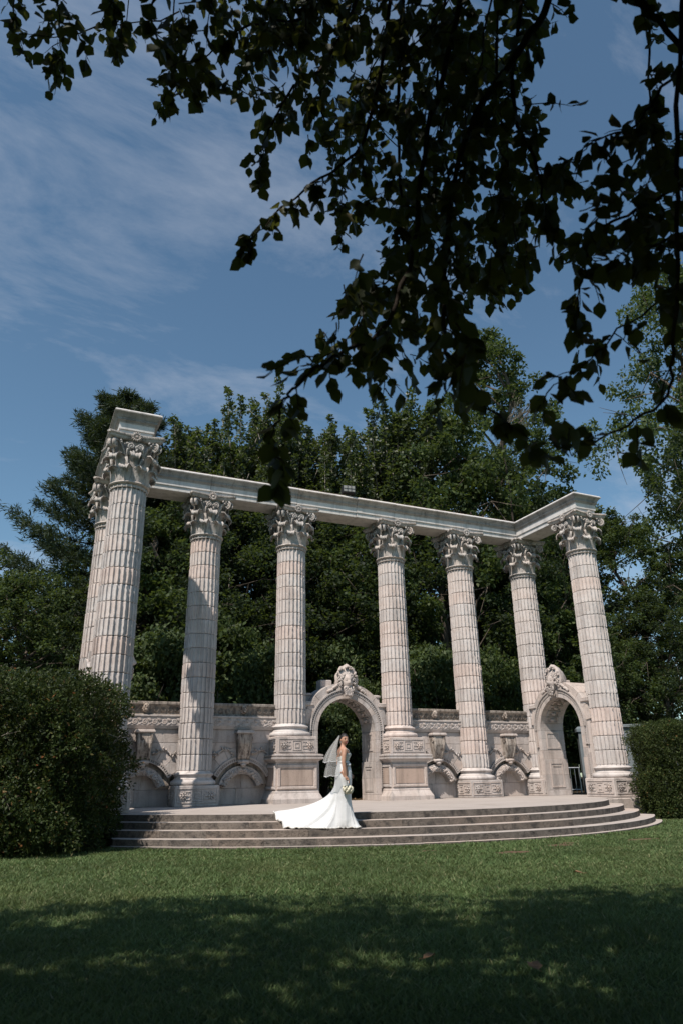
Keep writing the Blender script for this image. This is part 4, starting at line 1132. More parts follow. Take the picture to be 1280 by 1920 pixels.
for (px, top, y, k, lab) in ((300, 960, 8.0, 'round', 'dark tree behind the wall just left of the shadow-crossed column'), (455, 930, 8.8, 'dark', 'dark tree filling the gap between the shadow-crossed column and its right neighbour'),
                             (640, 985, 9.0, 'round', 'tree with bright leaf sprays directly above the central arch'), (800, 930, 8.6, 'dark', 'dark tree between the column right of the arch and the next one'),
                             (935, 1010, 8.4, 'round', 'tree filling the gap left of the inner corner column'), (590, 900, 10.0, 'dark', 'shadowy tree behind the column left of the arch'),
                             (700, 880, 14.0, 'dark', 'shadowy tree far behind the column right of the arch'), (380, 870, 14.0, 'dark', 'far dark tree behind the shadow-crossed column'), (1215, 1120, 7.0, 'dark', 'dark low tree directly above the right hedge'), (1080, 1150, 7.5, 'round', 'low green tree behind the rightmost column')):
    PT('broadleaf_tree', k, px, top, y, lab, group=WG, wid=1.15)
SG = 'shrubs behind the low wall'
for (px, y, hgt, lab) in ((285, 3.6, 5.4, 'leafy shrub showing over the wall left of the shadow-crossed column'), (395, 4.0, 6.0, 'leafy shrub showing over the wall right of the shadow-crossed column'), (480, 3.4, 5.2, 'leafy shrub showing over the wall beside the left pedestal column'),
                          (600, 4.6, 3.6, 'shrub seen low through the left half of the central arch'), (668, 5.0, 4.2, 'shrub seen through the right half of the central arch, right of the bride'), (640, 7.0, 6.2, 'taller shrub at the back of the central arch opening'),
                          (805, 3.8, 5.6, 'leafy shrub above the wall right of the pedestal column'), (935, 4.0, 5.4, 'leafy shrub above the wall left of the right arch'), (1030, 8.5, 5.6, 'shrub seen through the opening of the right arch')):
    d = ray(px, 1440); P = CAM + d * ((y - CAM[1]) / d[1])
    i = tcount[0]; tcount[0] += 1; tr, cr_ = TREE['shrub'][i % 3]; s = hgt / 4.2
    e = tag(empty('shrub', (P[0], y, ground_z(y)), i * 1.3), lab, 'shrub', SG); e.scale = (s * 0.8, s * 0.8, s)
    obj('stem', tr, e); obj('foliage', cr_, e)
# far wood closing the view: one mass
R_ = np.random.default_rng(77)
CC = np.stack([R_.uniform(-45, 60, 900), R_.uniform(20, 30, 900), 0.4 + 11.0 * R_.random(900) ** 1.0], axis=1)
V = cluster_leaves(CC, R_.uniform(0.9, 1.7, 900), 60, 0.42, R_)
tag(obj('far_wood', fast_mesh('far_wood', V, 4, 'leaf_dark')), 'dark distant wood seen through the gaps', kind='stuff')

# bare dead twigs right of the tallest tree top
dt = MB(); R2_ = np.random.default_rng(5)
b0 = np.array(at(935, 800, 36)); 
def twig(p, d, L, r, lvl):
    e = p + d * L; dt.tube(bend(p, e, R2_, 3, 0.03), [r, r * 0.8, r * 0.6, r * 0.4], 4)
    if lvl < 3:
        for q in range(4):
            f = R2_.uniform(0.4, 1.0); twig(p + d * L * f, unit(d + rand_dirs(1, R2_)[0] * 0.55), L * 0.6, r * 0.5, lvl + 1)
for q in range(4): twig(b0, unit(np.array([0.75, -0.2, 0.45]) + rand_dirs(1, R2_)[0] * 0.3), 1.1, 0.03, 0)
stem = MB(); bz = ground_z(14); stem.tube(bend((b0[0], b0[1], 0.0), b0, R2_, 5, 0, 0.02), [0.12, 0.10, 0.08, 0.06, 0.045, 0.03], 6)
e = tag(empty('dead_tree', (b0[0], b0[1], 0.0)), 'leafless grey twigs beside the tallest tree top', 'tree')
me = dt.mesh('bare_twigs', 'bark_pale'); o = obj('bare_twigs', me, e); o.matrix_parent_inverse = Matrix.Translation((-b0[0], -b0[1], 0))
o = build(stem, 'trunk', 'bark_dark', e); o.matrix_parent_inverse = Matrix.Translation((-b0[0], -b0[1], 0))

# ---- hedges
def hedge(name, label, c, hx, hy, h, rz, leafname, n, L, seed, round_=2.6, twigs=0, taper=0.0, rough=1.0):
    R_ = np.random.default_rng(seed)
    root = tag(empty(name, (c[0], c[1], GZ), rz), label, 'hedge')
    u = R_.uniform(-1, 1, (n * 3, 3)); k = (np.abs(u[:, 0]) ** round_ + np.abs(u[:, 1]) ** round_ + np.abs(np.where(u[:, 2] > 0, u[:, 2], u[:, 2] * 0.75)) ** round_) ** (1 / round_)
    u = u[(k < 1.0)]; k = k[k < 1.0]
    keep = R_.random(len(u)) < np.clip((k - 0.45) / 0.5, 0.06, 1); u = u[keep][:n]
    lump = 1 + rough * (0.06 * np.sin(u[:, 0] * 9 + u[:, 2] * 7) + 0.05 * np.sin(u[:, 1] * 11 + u[:, 2] * 5 + 2) + 0.05 * np.sin(u[:, 0] * 23 + 1) * np.sin(u[:, 2] * 19) + 0.05 * np.sin(u[:, 1] * 27) * np.sin(u[:, 0] * 17 + 2) + 0.08 * np.maximum(0, R_.normal(size=len(u)) - 1.6))
    tz = (u[:, 2] + 1) / 2
    sc = (1 - taper * (1 - tz))[:, None]
    P = np.stack([u[:, 0] * hx * lump, u[:, 1] * hy * lump, tz * h * (0.72 + 0.28 * lump) + 0.05], axis=1); P[:, :2] *= sc
    per = 9; idx = np.repeat(np.arange(len(P)), per)
    out = unit(np.stack([u[:, 0], u[:, 1], u[:, 2] * 0.6 + 0.25], axis=1))[idx]
    Q = P[idx] + R_.normal(size=(len(idx), 3)) * L * 0.55
    d = unit(out * 0.8 + rand_dirs(len(idx), R_) * 0.8); ll = L * R_.uniform(0.5, 1.15, len(idx))
    Q[:, 2] = np.maximum(Q[:, 2], 0.03)
    V = leaf_quads(Q, rand_dirs(len(idx), R_), d, ll, ll * 0.45)
    obj('foliage', fast_mesh('foliage', V, 4, leafname), root)
    t = MB()
    for i in range(16):
        a = R_.uniform(0, 2 * pi); q = R_.uniform(0.2, 0.6)
        t.tube(bend((hx * q * 0.5 * cos(a), hy * q * 0.5 * sin(a), -0.02), (hx * q * 1.25 * cos(a), hy * q * 1.25 * sin(a), h * R_.uniform(0.4, 0.8)), R_, 4), [0.05, 0.04, 0.03, 0.02, 0.012], 5)
    build(t, 'stems', 'bark', root)['kind'] = 'stuff'
    if twigs:
        t = MB()
        for i in range(twigs):
            a = R_.uniform(-1.2, 0.4); z = h * R_.uniform(0.35, 0.75); s_ = np.array([hx * 0.9 * cos(a), hy * 0.95 * sin(a), z])
            dd = unit(np.array([cos(a), sin(a), 0.5]) * 0.4 + rand_dirs(1, R_)[0]); e_ = s_ + dd * R_.uniform(0.3, 0.6)
            t.tube(bend(s_, e_, R_, 4, 0.06, 0.1), [0.012, 0.010, 0.008, 0.006, 0.004], 4)
            for q in range(3):
                f = s_ + (e_ - s_) * R_.uniform(0.3, 0.9); t.tube(bend(f, f + rand_dirs(1, R_)[0] * 0.22, R_, 2, 0, 0.1), [0.006, 0.005, 0.003], 4)
        build(t, 'bare_twigs', 'bark_pale', root)['kind'] = 'stuff'
    return root
hedge('cedar_bush', 'large rounded dark green bush with rusty tips at the left edge', (-9.55, -4.95), 2.22, 1.75, 2.98, radians(-24), 'leaf_hedge', 24000, 0.080, 3, 5.0, 26, rough=0.85)
hedge('clipped_hedge', 'clipped square green hedge at the right edge beside the steps', (8.80, -5.95), 2.4, 0.9, 2.40, radians(-24), 'leaf_cedar', 22000, 0.066, 4, 10.0, rough=0.4)

# ---- concrete wall, pillar (shade put into their dark colour) and railing beyond the right arch
cw = tag(empty('concrete_wall', (13.38, 4.34, ground_z(4.34)), radians(-36)), 'blue-grey concrete wall with flat coping beyond the right arch', 'wall')
m_ = MB(); m_.box(0.5, 9.0, -0.12, 0.12, -0.3, 2.55, 0.01); build(m_, 'wall_panel', 'concrete_blue_shade', cw)
m_ = MB(); m_.box(0.45, 9.05, -0.22, 0.22, 2.552, 2.68, 0.02); build(m_, 'coping', 'concrete_blue_shade', cw)
m_ = MB(); m_.box(-0.32, 0.45, -0.3, 0.3, -0.3, 2.42, 0.01); build(m_, 'pillar', 'concrete_blue_shade', cw)
m_ = MB(); m_.rl(-0.32, 0.45, -0.3, 0.3, [(0.06, 2.422), (0.06, 2.55), (-0.02, 2.64)]); build(m_, 'pillar_cap', 'concrete_blue_shade', cw)
rl_ = tag(empty('metal_railing', (12.35, 4.75, ground_z(4.75)), radians(-36)), 'small grey metal railing seen through the right arch', 'railing')
for z in (0.12, 0.98):
    m_ = MB(); m_.tube([(-0.9, 0, z), (0.62, 0, z)], 0.022, 8); build(m_, 'rail', 'rail_metal', rl_)
for i in range(9):
    m_ = MB(); x = -0.85 + 0.18 * i; m_.tube([(x, 0, -0.1), (x, 0, 0.975)], 0.03 if i % 4 == 0 else 0.012, 6); build(m_, 'baluster', 'rail_metal', rl_)

# ---------------------------------------------------------------- grass
R_ = np.random.default_rng(21)
FH = unit(np.array([FW[0], FW[1], 0])); RH = np.array([FH[1], -FH[0], 0])
def patch_mask(x, y):
    m = np.zeros(len(x), bool)
    for (a, b_, ra, rb) in PATCHES: m |= ((x - a) / ra) ** 2 + ((y - b_) / rb) ** 2 < 0.75
    return m
n = 420000
dist = 3.0 * (1 + R_.random(n) * 1.0 * 0) * np.exp(R_.random(n) ** 0.85 * math.log(23.0 / 3.0))
lat = R_.uniform(-0.68, 0.68, n) * (dist + 0.5)
gx = CAM[0] + FH[0] * dist + RH[0] * lat; gy = CAM[1] + FH[1] * dist + RH[1] * lat
ok = (np.hypot(gx - PCX, gy - PCY) > PR + 1.22) & ~patch_mask(gx, gy) & (gy < -3.6)
gx, gy, dist = gx[ok], gy[ok], dist[ok]; n = len(gx)
clump = np.sin(gx * 3.1 + np.sin(gy * 2.3) * 2) * np.sin(gy * 3.7 + np.sin(gx * 1.9) * 2)
hgt = R_.uniform(0.016, 0.042, n) * (1 + 0.4 * clump) * np.where(R_.random(n) < 0.02, 1.7, 1.0)
P = np.stack([gx, gy, np.full(n, GZ - 0.002)], axis=1)
a = R_.uniform(0, 2 * pi, n); side = np.stack([np.cos(a), np.sin(a), np.zeros(n)], axis=1)
lean = np.stack([R_.normal(size=n) * 0.9, R_.normal(size=n) * 0.9, np.ones(n)], axis=1)
wd = (0.0026 + 0.00055 * dist) * R_.uniform(0.7, 1.3, n)
tip = P + lean * hgt[:, None]
V = np.stack([P - side * wd[:, None], P + side * wd[:, None], tip], axis=1)
tag(obj('grass', fast_mesh('grass', V, 3, 'grass_blade')), 'short green grass blades of the lawn', kind='stuff')
# dry litter under the arch and fallen leaves on the lawn
R_ = np.random.default_rng(8)
def fallen(x, y, z, L, label, rz):
    m_ = MB(); pts = [(0, 0, 0), (L * 0.3, L * 0.27, 0.012), (L * 0.7, L * 0.22, 0.02), (L, 0, 0.006), (L * 0.7, -L * 0.22, 0.024), (L * 0.3, -L * 0.27, 0.01)]
    mid = [(0.0, 0, 0.002), (L * 0.5, 0, -0.004 + 0.008)]
    lo = [(p_[0], p_[1], p_[2] - 0.0015) for p_ in pts]
    m_.add(pts + [(L * 0.5, 0, 0.004)] + lo, [(0, 6, 1), (1, 6, 2), (2, 6, 3), (3, 6, 4), (4, 6, 5), (5, 6, 0)] + [(7, 8, 9, 10, 11, 12)])
    m_.tube([(-L * 0.35, 0, 0.004), (0, 0, 0.002)], 0.0018, 4)
    o = build(m_, 'fallen_leaf', 'litter', loc=(x, y, z), rz=rz); tag(o, label, 'leaf', 'fallen leaves on the lawn')
for (px, py, L, lab, rz) in ((793, 1797, 0.11, 'reddish fallen leaf lying in the shaded grass right of centre', 0.3), (1008, 1818, 0.15, 'large brown fallen leaf in the shaded grass at lower right', 1.2), (1092, 1637, 0.12, 'small brown fallen leaf near the edge of the shade at right', 2.0)):
    d = ray(px, py); t = (GZ + 0.045 - CAM[2]) / d[2]; P = CAM + d * t; fallen(P[0], P[1], GZ + 0.045, L, lab, rz)
nn_ = 260; P = np.stack([R_.normal(0.75, 0.22, nn_), R_.normal(1.15, 0.25, nn_), np.full(nn_, 0.012)], axis=1); P[:, 2] += R_.random(nn_) * 0.03
nrm = unit(np.stack([R_.normal(size=nn_) * 0.4, R_.normal(size=nn_) * 0.4, np.ones(nn_)], axis=1))
V = leaf_quads(P, nrm, rand_dirs(nn_, R_), R_.uniform(0.05, 0.1, nn_), 0.04)
tag(obj('leaf_litter', fast_mesh('leaf_litter', V, 4, 'litter')), 'dry brown leaf litter at the foot of the central arch', kind='stuff')

# ---------------------------------------------------------------- overhanging fruit tree
R_ = np.random.default_rng(31)
BR = [  # (image x, image y, distance) knots of the real hanging branches, radius at start
    ([(1150, -420, 3.9), (1090, -180, 3.7), (1030, 0, 3.5), (978, 85, 3.45), (905, 190, 3.4), (850, 330, 3.3), (838, 470, 3.2), (834, 640, 3.0), (862, 690, 2.9), (915, 765, 2.8), (985, 820, 2.7)], 0.035, 1.0),
    ([(930, -300, 3.9), (850, 60, 3.5), (800, 250, 3.4), (775, 463, 3.2), (715, 620, 3.1), (637, 660, 3.0), (565, 719, 2.9), (532, 750, 2.8), (512, 810, 2.7), (516, 855, 2.6)], 0.024, 0.9),
    ([(780, -300, 4.3), (750, 80, 4.1), (745, 280, 4.0), (755, 463, 3.8), (690, 575, 3.6), (635, 655, 3.4)], 0.020, 1.2),
    ([(760, -250, 4.0), (700, 210, 3.8), (600, 330, 3.6), (530, 390, 3.5), (480, 440, 3.4)], 0.018, 1.2),
    ([(760, -200, 4.5), (620, 100, 4.2), (540, 180, 4.1), (500, 260, 4.0), (485, 325, 3.9)], 0.018, 1.2),
    ([(760, -160, 4.6), (600, 20, 4.5), (470, 45, 4.3), (390, 100, 4.2), (330, 165, 4.0)], 0.018, 0.9),
    ([(500, -240, 4.5), (300, -20, 4.3), (300, 80, 4.2), (340, 130, 4.1), (370, 160, 4.1)], 0.014, 1.0),
    ([(400, -260, 4.6), (230, -60, 4.5), (215, 20, 4.4), (225, 70, 4.3)], 0.012, 1.0),
    ([(330, -300, 4.6), (130, -60, 4.5), (112, 40, 4.4), (118, 115, 4.4)], 0.012, 1.1),
    ([(300, -320, 4.8), (60, -60, 4.7), (28, 20, 4.6), (38, 75, 4.6)], 0.010, 0.9),
    ([(1020, -300, 3.4), (1120, -60, 3.2), (1200, 10, 3.1), (1290, 100, 3.0), (1420, 260, 2.9)], 0.045, 0.5),
    ([(1400, -60, 3.3), (1300, 90, 3.2), (1230, 180, 3.2), (1180, 240, 3.15), (1110, 265, 3.1), (1070, 300, 3.1)], 0.016, 1.3),
    ([(1300, -260, 3.0), (1268, 200, 2.9), (1270, 450, 2.8), (1262, 640, 2.72), (1248, 740, 2.65), (1175, 795, 2.6), (1100, 835, 2.55), (1060, 850, 2.5)], 0.018, 0.5),
    ([(1400, 430, 3.2), (1300, 520, 3.1), (1260, 548, 3.0), (1162, 620, 2.9), (1096, 680, 2.8), (1035, 725, 2.7)], 0.012, 0.8),
    ([(1400, 240, 3.5), (1290, 335, 3.3), (1180, 400, 3.2), (1115, 440, 3.2), (1090, 520, 3.1), (1075, 600, 3.0)], 0.016, 1.4),
    ([(1420, 400, 3.6), (1290, 430, 3.5), (1220, 465, 3.4), (1170, 490, 3.4)], 0.012, 1.6),
    ([(1020, -260, 4.0), (960, 150, 3.7), (1000, 300, 3.6), (1030, 400, 3.5), (1050, 440, 3.5)], 0.02, 1.3),
    ([(940, -260, 4.7), (930, 150, 4.5), (960, 330, 4.4), (950, 440, 4.3), (935, 530, 4.2)], 0.018, 1.4),
    ([(720, -260, 4.8), (640, 60, 4.6), (600, 180, 4.5), (640, 330, 4.4), (640, 430, 4.3)], 0.016, 1.3),
    ([(880, -260, 5.0), (820, 100, 4.8), (840, 330, 4.7), (880, 480, 4.6), (870, 560, 4.5)], 0.018, 1.3),
    ([(560, -260, 5.0), (520, -20, 4.8), (470, 90, 4.7), (455, 150, 4.7)], 0.012, 1.0),
    ([(1240, -260, 3.8), (1215, 100, 3.7), (1225, 280, 3.6), (1200, 400, 3.5)], 0.014, 1.2),
]
DENSE = [(480, 20, 190, 45, 54, 4.8), (335, 125, 55, 55, 18, 4.1), (118, 55, 32, 70, 14, 4.4), (222, 35, 35, 50, 11, 4.4), (680, 590, 85, 65, 13, 3.2), (735, 670, 40, 25, 7, 3.0), (600, 655, 35, 20, 5, 3.0), (1090, 640, 45, 60, 5, 2.9), (940, 480, 60, 70, 18, 4.0), (860, 660, 40, 60, 12, 3.0), (700, 130, 240, 150, 150, 4.4), (820, 260, 180, 190, 110, 4.3), (640, 30, 240, 60, 60, 4.8), (830, 420, 160, 105, 58, 4.0), (760, 520, 120, 80, 28, 3.6), (1165, 415, 90, 70, 24, 3.5), (1225, 300, 50, 90, 18, 3.6), (700, 580, 90, 60, 10, 3.3), (980, 330, 70, 130, 50, 4.2), (880, 60, 140, 80, 40, 4.6)]
trunk_base = CAM + RH * 3.3 - FH * 1.6; trunk_base[2] = GZ
ft = tag(empty('fruit_tree', tuple(trunk_base)), 'large dark-leaved tree overhead whose branches hang across the top of the picture', 'tree')
TB = np.array(trunk_base)
hub = TB + np.array([0, 0, 3.0]) - RH * 0.4 + FH * 0.2
limb = MB()
limb.tube([TB + np.array([0, 0, -0.2]), TB + np.array([0.03, 0.02, 1.0]) - RH * 0.05, TB + np.array([0.0, 0.0, 2.0]) - RH * 0.18, hub], [0.24, 0.19, 0.17, 0.16], 12)
hubs = [hub - RH * 1.6 + FH * 0.2 + np.array([0, 0, 1.9]), hub - RH * 3.4 + FH * 0.4 + np.array([0, 0, 3.0]), hub - RH * 0.2 + FH * 1.4 + np.array([0, 0, 1.6]), hub + RH * 1.0 + FH * 1.2 + np.array([0, 0, 2.2]), hub - RH * 4.6 - FH * 0.2 + np.array([0, 0, 3.6]), hub - RH * 2.2 + FH * 1.2 + np.array([0, 0, 4.2])]
for h_ in hubs: limb.tube(bend(hub, h_, R_, 6, 0.08, 0.03), [0.13, 0.115, 0.10, 0.09, 0.08, 0.07, 0.06], 8)
branch = MB()
LP = []; LN = []; LT = []; LL = []       # leaves
def spray(p, d, L, n):
    """a leafy shoot from p along d with gravity"""
    k = 5; pts = [np.array(p)]; dd = np.array(d)
    for i in range(k):
        dd = unit(dd + np.array([0, 0, -0.16]) + R_.normal(size=3) * 0.10); pts.append(pts[-1] + dd * L / k)
    branch.tube(pts, [0.0035, 0.003, 0.0026, 0.0022, 0.0018, 0.0012], 4)
    for i in range(n):
        t = (i + 0.6) / n; q = min(k - 1, int(t * k)); u = t * k - q
        b_ = pts[q] * (1 - u) + pts[q + 1] * u; ax = unit(pts[q + 1] - pts[q])
        s_ = unit(np.cross(ax, R_.normal(size=3)))
        T = unit(ax * 0.45 + s_ * 0.85 + np.array([0, 0, -0.75]))
        Nn = unit(np.cross(T, R_.normal(size=3)) + np.array([0, 0, 0.25]))
        LP.append(b_ + T * 0.012); LN.append(Nn); LT.append(T); LL.append(R_.uniform(0.054, 0.098))
for knots, r0, dens in BR:
    pts = [np.array(at(*q)) for q in knots]
    # smooth subdivision
    fine = []
    for i in range(len(pts) - 1):
        p0 = pts[max(0, i - 1)]; p1 = pts[i]; p2 = pts[i + 1]; p3 = pts[min(len(pts) - 1, i + 2)]
        for s_ in range(5):
            t = s_ / 5; fine.append(0.5 * ((2 * p1) + (-p0 + p2) * t + (2 * p0 - 5 * p1 + 4 * p2 - p3) * t * t + (-p0 + 3 * p1 - 3 * p2 + p3) * t ** 3))
    fine.append(pts[-1]); m_ = len(fine)
    fine = [f_ + R_.normal(size=3) * 0.006 for f_ in fine]
    branch.tube(fine, [max(0.0025, 0.68 * r0 * (1 - 0.9 * i / m_)) for i in range(m_)], 6)
    h_ = min(hubs, key=lambda q: np.linalg.norm(q - fine[0]))
    limb.tube(bend(h_, fine[0], R_, 5, 0.06, 0.03), [max(0.03, r0 * 1.5), r0 * 1.4, r0 * 1.3, r0 * 1.2, r0 * 1.1, r0], 6)
    acc = 0.0
    for i in range(2, m_ - 1):
        seg = fine[i + 1] - fine[i]; L = np.linalg.norm(seg); acc += L * 11.5 * dens * (0.35 + 0.65 * min(1, i / (0.4 * m_)))
        while acc > 1:
            acc -= 1; u = R_.random()
            d = unit(unit(seg) * 0.5 + rand_dirs(1, R_)[0] * 0.75 + np.array([0, 0, -0.25]))
            spray(fine[i] + seg * u, d, R_.uniform(0.07, 0.19), R_.integers(4, 8))
    spray(fine[-1], unit(fine[-1] - fine[-3]), 0.14, 8)
for (cx_, cy_, rx_, ry_, n, D) in DENSE:
    for i in range(int(n * 0.78)):
        a = R_.uniform(0, 2 * pi); q = sqrt(R_.random())
        p_ = at(cx_ + rx_ * q * cos(a), cy_ + ry_ * q * sin(a), D + R_.uniform(-0.9, 0.9))
        d = unit(R_.normal(size=3) * 0.6 + np.array([0, 0, -0.6])); spray(np.array(p_), d, R_.uniform(0.12, 0.26), R_.integers(6, 10))
        if i % 3 == 0 and cy_ < 300 and cx_ < 900 and q < 0.6:   # carrier twig running up out of the spray
            branch.tube(bend(p_, p_ + unit(np.array([0.2, -0.5, 1.0]) + R_.normal(size=3) * 0.4) * R_.uniform(0.3, 0.6), R_, 3, 0, 0.06), [0.003, 0.004, 0.005, 0.006], 4)
LP = np.array(LP); LN = np.array(LN); LT = np.array(LT); LL = np.array(LL)
def leaf_geo(P, Nn, T, L):
    """folded pointed-oval leaves, 6 faces each joined: returns verts (n,8,3)"""
    B = np.cross(Nn, T); L = L[:, None]; W = L * 0.41
    fold = Nn * L * 0.09; curl = -Nn * L * 0.10
    return np.stack([P, P + T * L * 0.28 + B * W * 0.85 + fold, P + T * L * 0.6 + B * W * 0.9 + fold + curl * 0.4, P + T * L + curl, P + T * L * 0.6 - B * W * 0.9 + fold + curl * 0.4, P + T * L * 0.28 - B * W * 0.85 + fold, P + T * L * 0.3, P + T * L * 0.62 + curl * 0.4], axis=1)
LF = [(0, 6, 1), (1, 6, 7, 2), (2, 7, 3), (3, 7, 4), (4, 7, 6, 5), (5, 6, 0)]
LF = [(0, 1, 6), (1, 2, 7, 6), (2, 3, 7), (3, 4, 7), (4, 5, 6, 7), (5, 0, 6)]
LT = unit(LT - LN * (LT * LN).sum(1, keepdims=True))
G = leaf_geo(LP, LN, LT, LL)
d = LP - CAM; zc = d @ FW; ix = 640 + FPX * (d @ RT) / zc; iy = 960 - FPX * (d @ UP) / zc
vis = (ix > 0) & (ix < 1280) & (iy > 0) & (iy < 960) & (zc > 0)
order = np.argsort(np.where(vis, -LL / zc, 1.0))
big = order[:300]; rest = order[300:]
def leaves_mesh(name, G, mat):
    n = len(G); me = bpy.data.meshes.new(name); me.vertices.add(n * 8); me.vertices.foreach_set('co', G.astype(np.float32).ravel())
    base = np.array([i for f in LF for i in f]); lt = np.array([len(f) for f in LF]); nl = len(base)
    me.loops.add(n * nl); me.loops.foreach_set('vertex_index', (base[None] + 8 * np.arange(n)[:, None]).astype(np.int32).ravel())
    me.polygons.add(n * len(LF)); st = np.concatenate([[0], np.cumsum(lt)[:-1]])
    me.polygons.foreach_set('loop_start', (st[None] + nl * np.arange(n)[:, None]).astype(np.int32).ravel())
    me.polygons.foreach_set('use_smooth', np.ones(n * len(LF), bool))
    me.materials.append(MATS[mat]); me.update(calc_edges=True); me.validate(); return me
for i in big:
    q = G[i] - LP[i]; me = leaves_mesh('leaf', q[None], 'leaf_apple'); o = obj('leaf', me, ft); o.location = LP[i] - TB
o = obj('foliage', leaves_mesh('foliage', G[rest] - TB, 'leaf_apple'), ft); o['kind'] = 'stuff'
# the rest of the crown, overhead and outside the frame, casting the shade on the lawn
EDGE = ([-400, 0, 150, 250, 400, 640, 900, 1280, 1700], [1726, 1708, 1690, 1666, 1638, 1614, 1604, 1594, 1590])
k = SUN_DIR[:2] / -SUN_DIR[2]
HOLES = []
for (hx_, hy_, ha_, hb_) in ((290, 1800, 0.75, 0.62), (15, 1812, 0.7, 0.6), (715, 1800, 0.62, 0.55), (515, 1868, 0.55, 0.5), (870, 1705, 0.75, 0.7), (130, 1728, 0.8, 0.7), (1050, 1832, 0.6, 0.5), (1140, 1765, 0.6, 0.6), (420, 1725, 0.55, 0.5)):
    d = ray(hx_, hy_); g_ = CAM + d * ((GZ - CAM[2]) / d[2]); HOLES.append((g_[0], g_[1], ha_ * 0.62, hb_ * 0.62))
CL = []
for it in range(260000):
    if len(CL) >= 4200: break
    hh = R_.uniform(2.6, 9.2); f_ = R_.uniform(-5.5, 6.0); l_ = R_.uniform(-8.5, 7.5)
    p_ = CAM + FH * f_ + RH * l_; p_[2] = GZ + hh
    # crown envelope : a wide dome
    if (f_ + 0.6) ** 2 / 36 + (l_ + 0.3) ** 2 / 64 + max(0, hh - 3.2) ** 2 / 36 > 1: continue
    g_ = p_.copy(); g_[:2] += k * hh; g_[2] = GZ
    if any(((g_[0] - hx_) * RH[0] + (g_[1] - hy_) * RH[1]) ** 2 / ha_ ** 2 + ((g_[0] - hx_) * FH[0] + (g_[1] - hy_) * FH[1]) ** 2 / hb_ ** 2 < 1 for hx_, hy_, ha_, hb_ in HOLES): continue
    x_, y_, z_ = proj(g_)
    if z_ > 0.5 and y_ < np.interp(x_, *EDGE) + R_.normal() * 16: continue
    x_, y_, z_ = proj(p_)
    if z_ > 0.3:
        m_ = 60 + 0.55 * FPX / z_
        inside = -m_ < x_ < 1280 + m_ and -m_ < y_ < 1920 + m_
        if inside: continue
    elif np.linalg.norm(p_ - CAM) < 1.2: continue
    CL.append(p_)
CL = np.array(CL)
V = cluster_leaves(CL, R_.uniform(0.28, 0.52, len(CL)), 52, 0.125, R_)
o = obj('upper_crown', fast_mesh('upper_crown', V - TB, 4, 'leaf_apple'), ft); o['kind'] = 'stuff'
for i in range(0, len(CL), 5):
    h_ = min(hubs, key=lambda q: np.linalg.norm(q - CL[i]))
    a0, b0 = np.array(h_), CL[i]; okk = True
    for t in (0.3, 0.6, 0.9):
        x_, y_, z_ = proj(a0 + (b0 - a0) * t)
        if z_ > 0 and -40 < x_ < 1320 and -40 < y_ < 1920: okk = False
    if okk: limb.tube(bend(a0, b0, R_, 4, 0.05, 0.04), [0.03, 0.025, 0.02, 0.014, 0.008], 5)
limb.v = [tuple(np.array(v_) - TB) for v_ in limb.v]; branch.v = [tuple(np.array(v_) - TB) for v_ in branch.v]
build(limb, 'trunk', 'bark_dark', ft, True)
o = build(branch, 'branches', 'bark_dark', ft, True); o['kind'] = 'stuff'
print('fruit leaves', len(LP), 'crown clusters', len(CL))

# ---------------------------------------------------------------- the bride
FOOT = np.array([-3.56, -7.60, -0.24]); BRZ = radians(-8)
cb_, sb_ = cos(BRZ), sin(BRZ)
def tow(p): return np.array([FOOT[0] + cb_ * p[0] - sb_ * p[1], FOOT[1] + sb_ * p[0] + cb_ * p[1], FOOT[2] + p[2]])
def toloc(P): d = np.asarray(P) - FOOT; return np.array([cb_ * d[0] + sb_ * d[1], -sb_ * d[0] + cb_ * d[1], d[2]])
def step_z(x, y):
    r = hypot(x - PCX, y - PCY)
    return 0.0 if r < PR else (-0.12 if r < PR + 0.35 else (-0.24 if r < PR + 0.70 else (-0.36 if r < PR + 1.05 else -0.48)))
def step_top(x, y, e=0.05): return max(step_z(x, y), step_z(x + FH[0] * e, y + FH[1] * e), step_z(x - FH[0] * e * 0.3, y - FH[1] * e * 0.3))
body = MB()
def loft(rings, n=16):
    vs_ = []; fs = []
    for (c_, rx, ry, *rest_) in rings:
        for k_ in range(n):
            a = 2 * pi * k_ / n; vs_.append((c_[0] + rx * cos(a), c_[1] + ry * sin(a), c_[2]))
    for i in range(len(rings) - 1):
        for k_ in range(n): fs.append((i * n + k_, i * n + (k_ + 1) % n, (i + 1) * n + (k_ + 1) % n, (i + 1) * n + k_))
    fs.append(tuple(range(n - 1, -1, -1))); fs.append(tuple((len(rings) - 1) * n + k_ for k_ in range(n)))
    body.add(vs_, fs)
loft([((0, 0, 0.86), .115, .155), ((-0.01, 0, 0.95), .125, .16), ((0, 0, 1.04), .105, .135), ((0, 0, 1.12), .088, .115), ((0.0, 0, 1.19), .10, .125), ((0.018, 0, 1.25), .118, .135), ((0.0, 0, 1.315), .095, .145), ((-0.012, 0, 1.362), .068, .150), ((-0.012, 0, 1.392), .055, .085), ((-0.006, 0, 1.41), .047, .052), ((0.0, 0, 1.44), .043, .043), ((0.008, 0, 1.50), .043, .043)])
for sg in (-1, 1): body.tube([(0, sg * 0.07, 0.92), (0.005, sg * 0.07, 0.50), (-0.01, sg * 0.065, 0.10), (0.03, sg * 0.065, 0.035), (0.12, sg * 0.065, 0.02)], [0.082, 0.056, 0.034, 0.034, 0.022], 12)
RS = [(-0.012, -0.135, 1.352), (-0.022, -0.165, 1.335), (-0.04, -0.185, 1.25), (-0.055, -0.195, 1.13), (-0.05, -0.198, 1.06), (-0.03, -0.195, 0.97), (-0.015, -0.19, 0.895)]
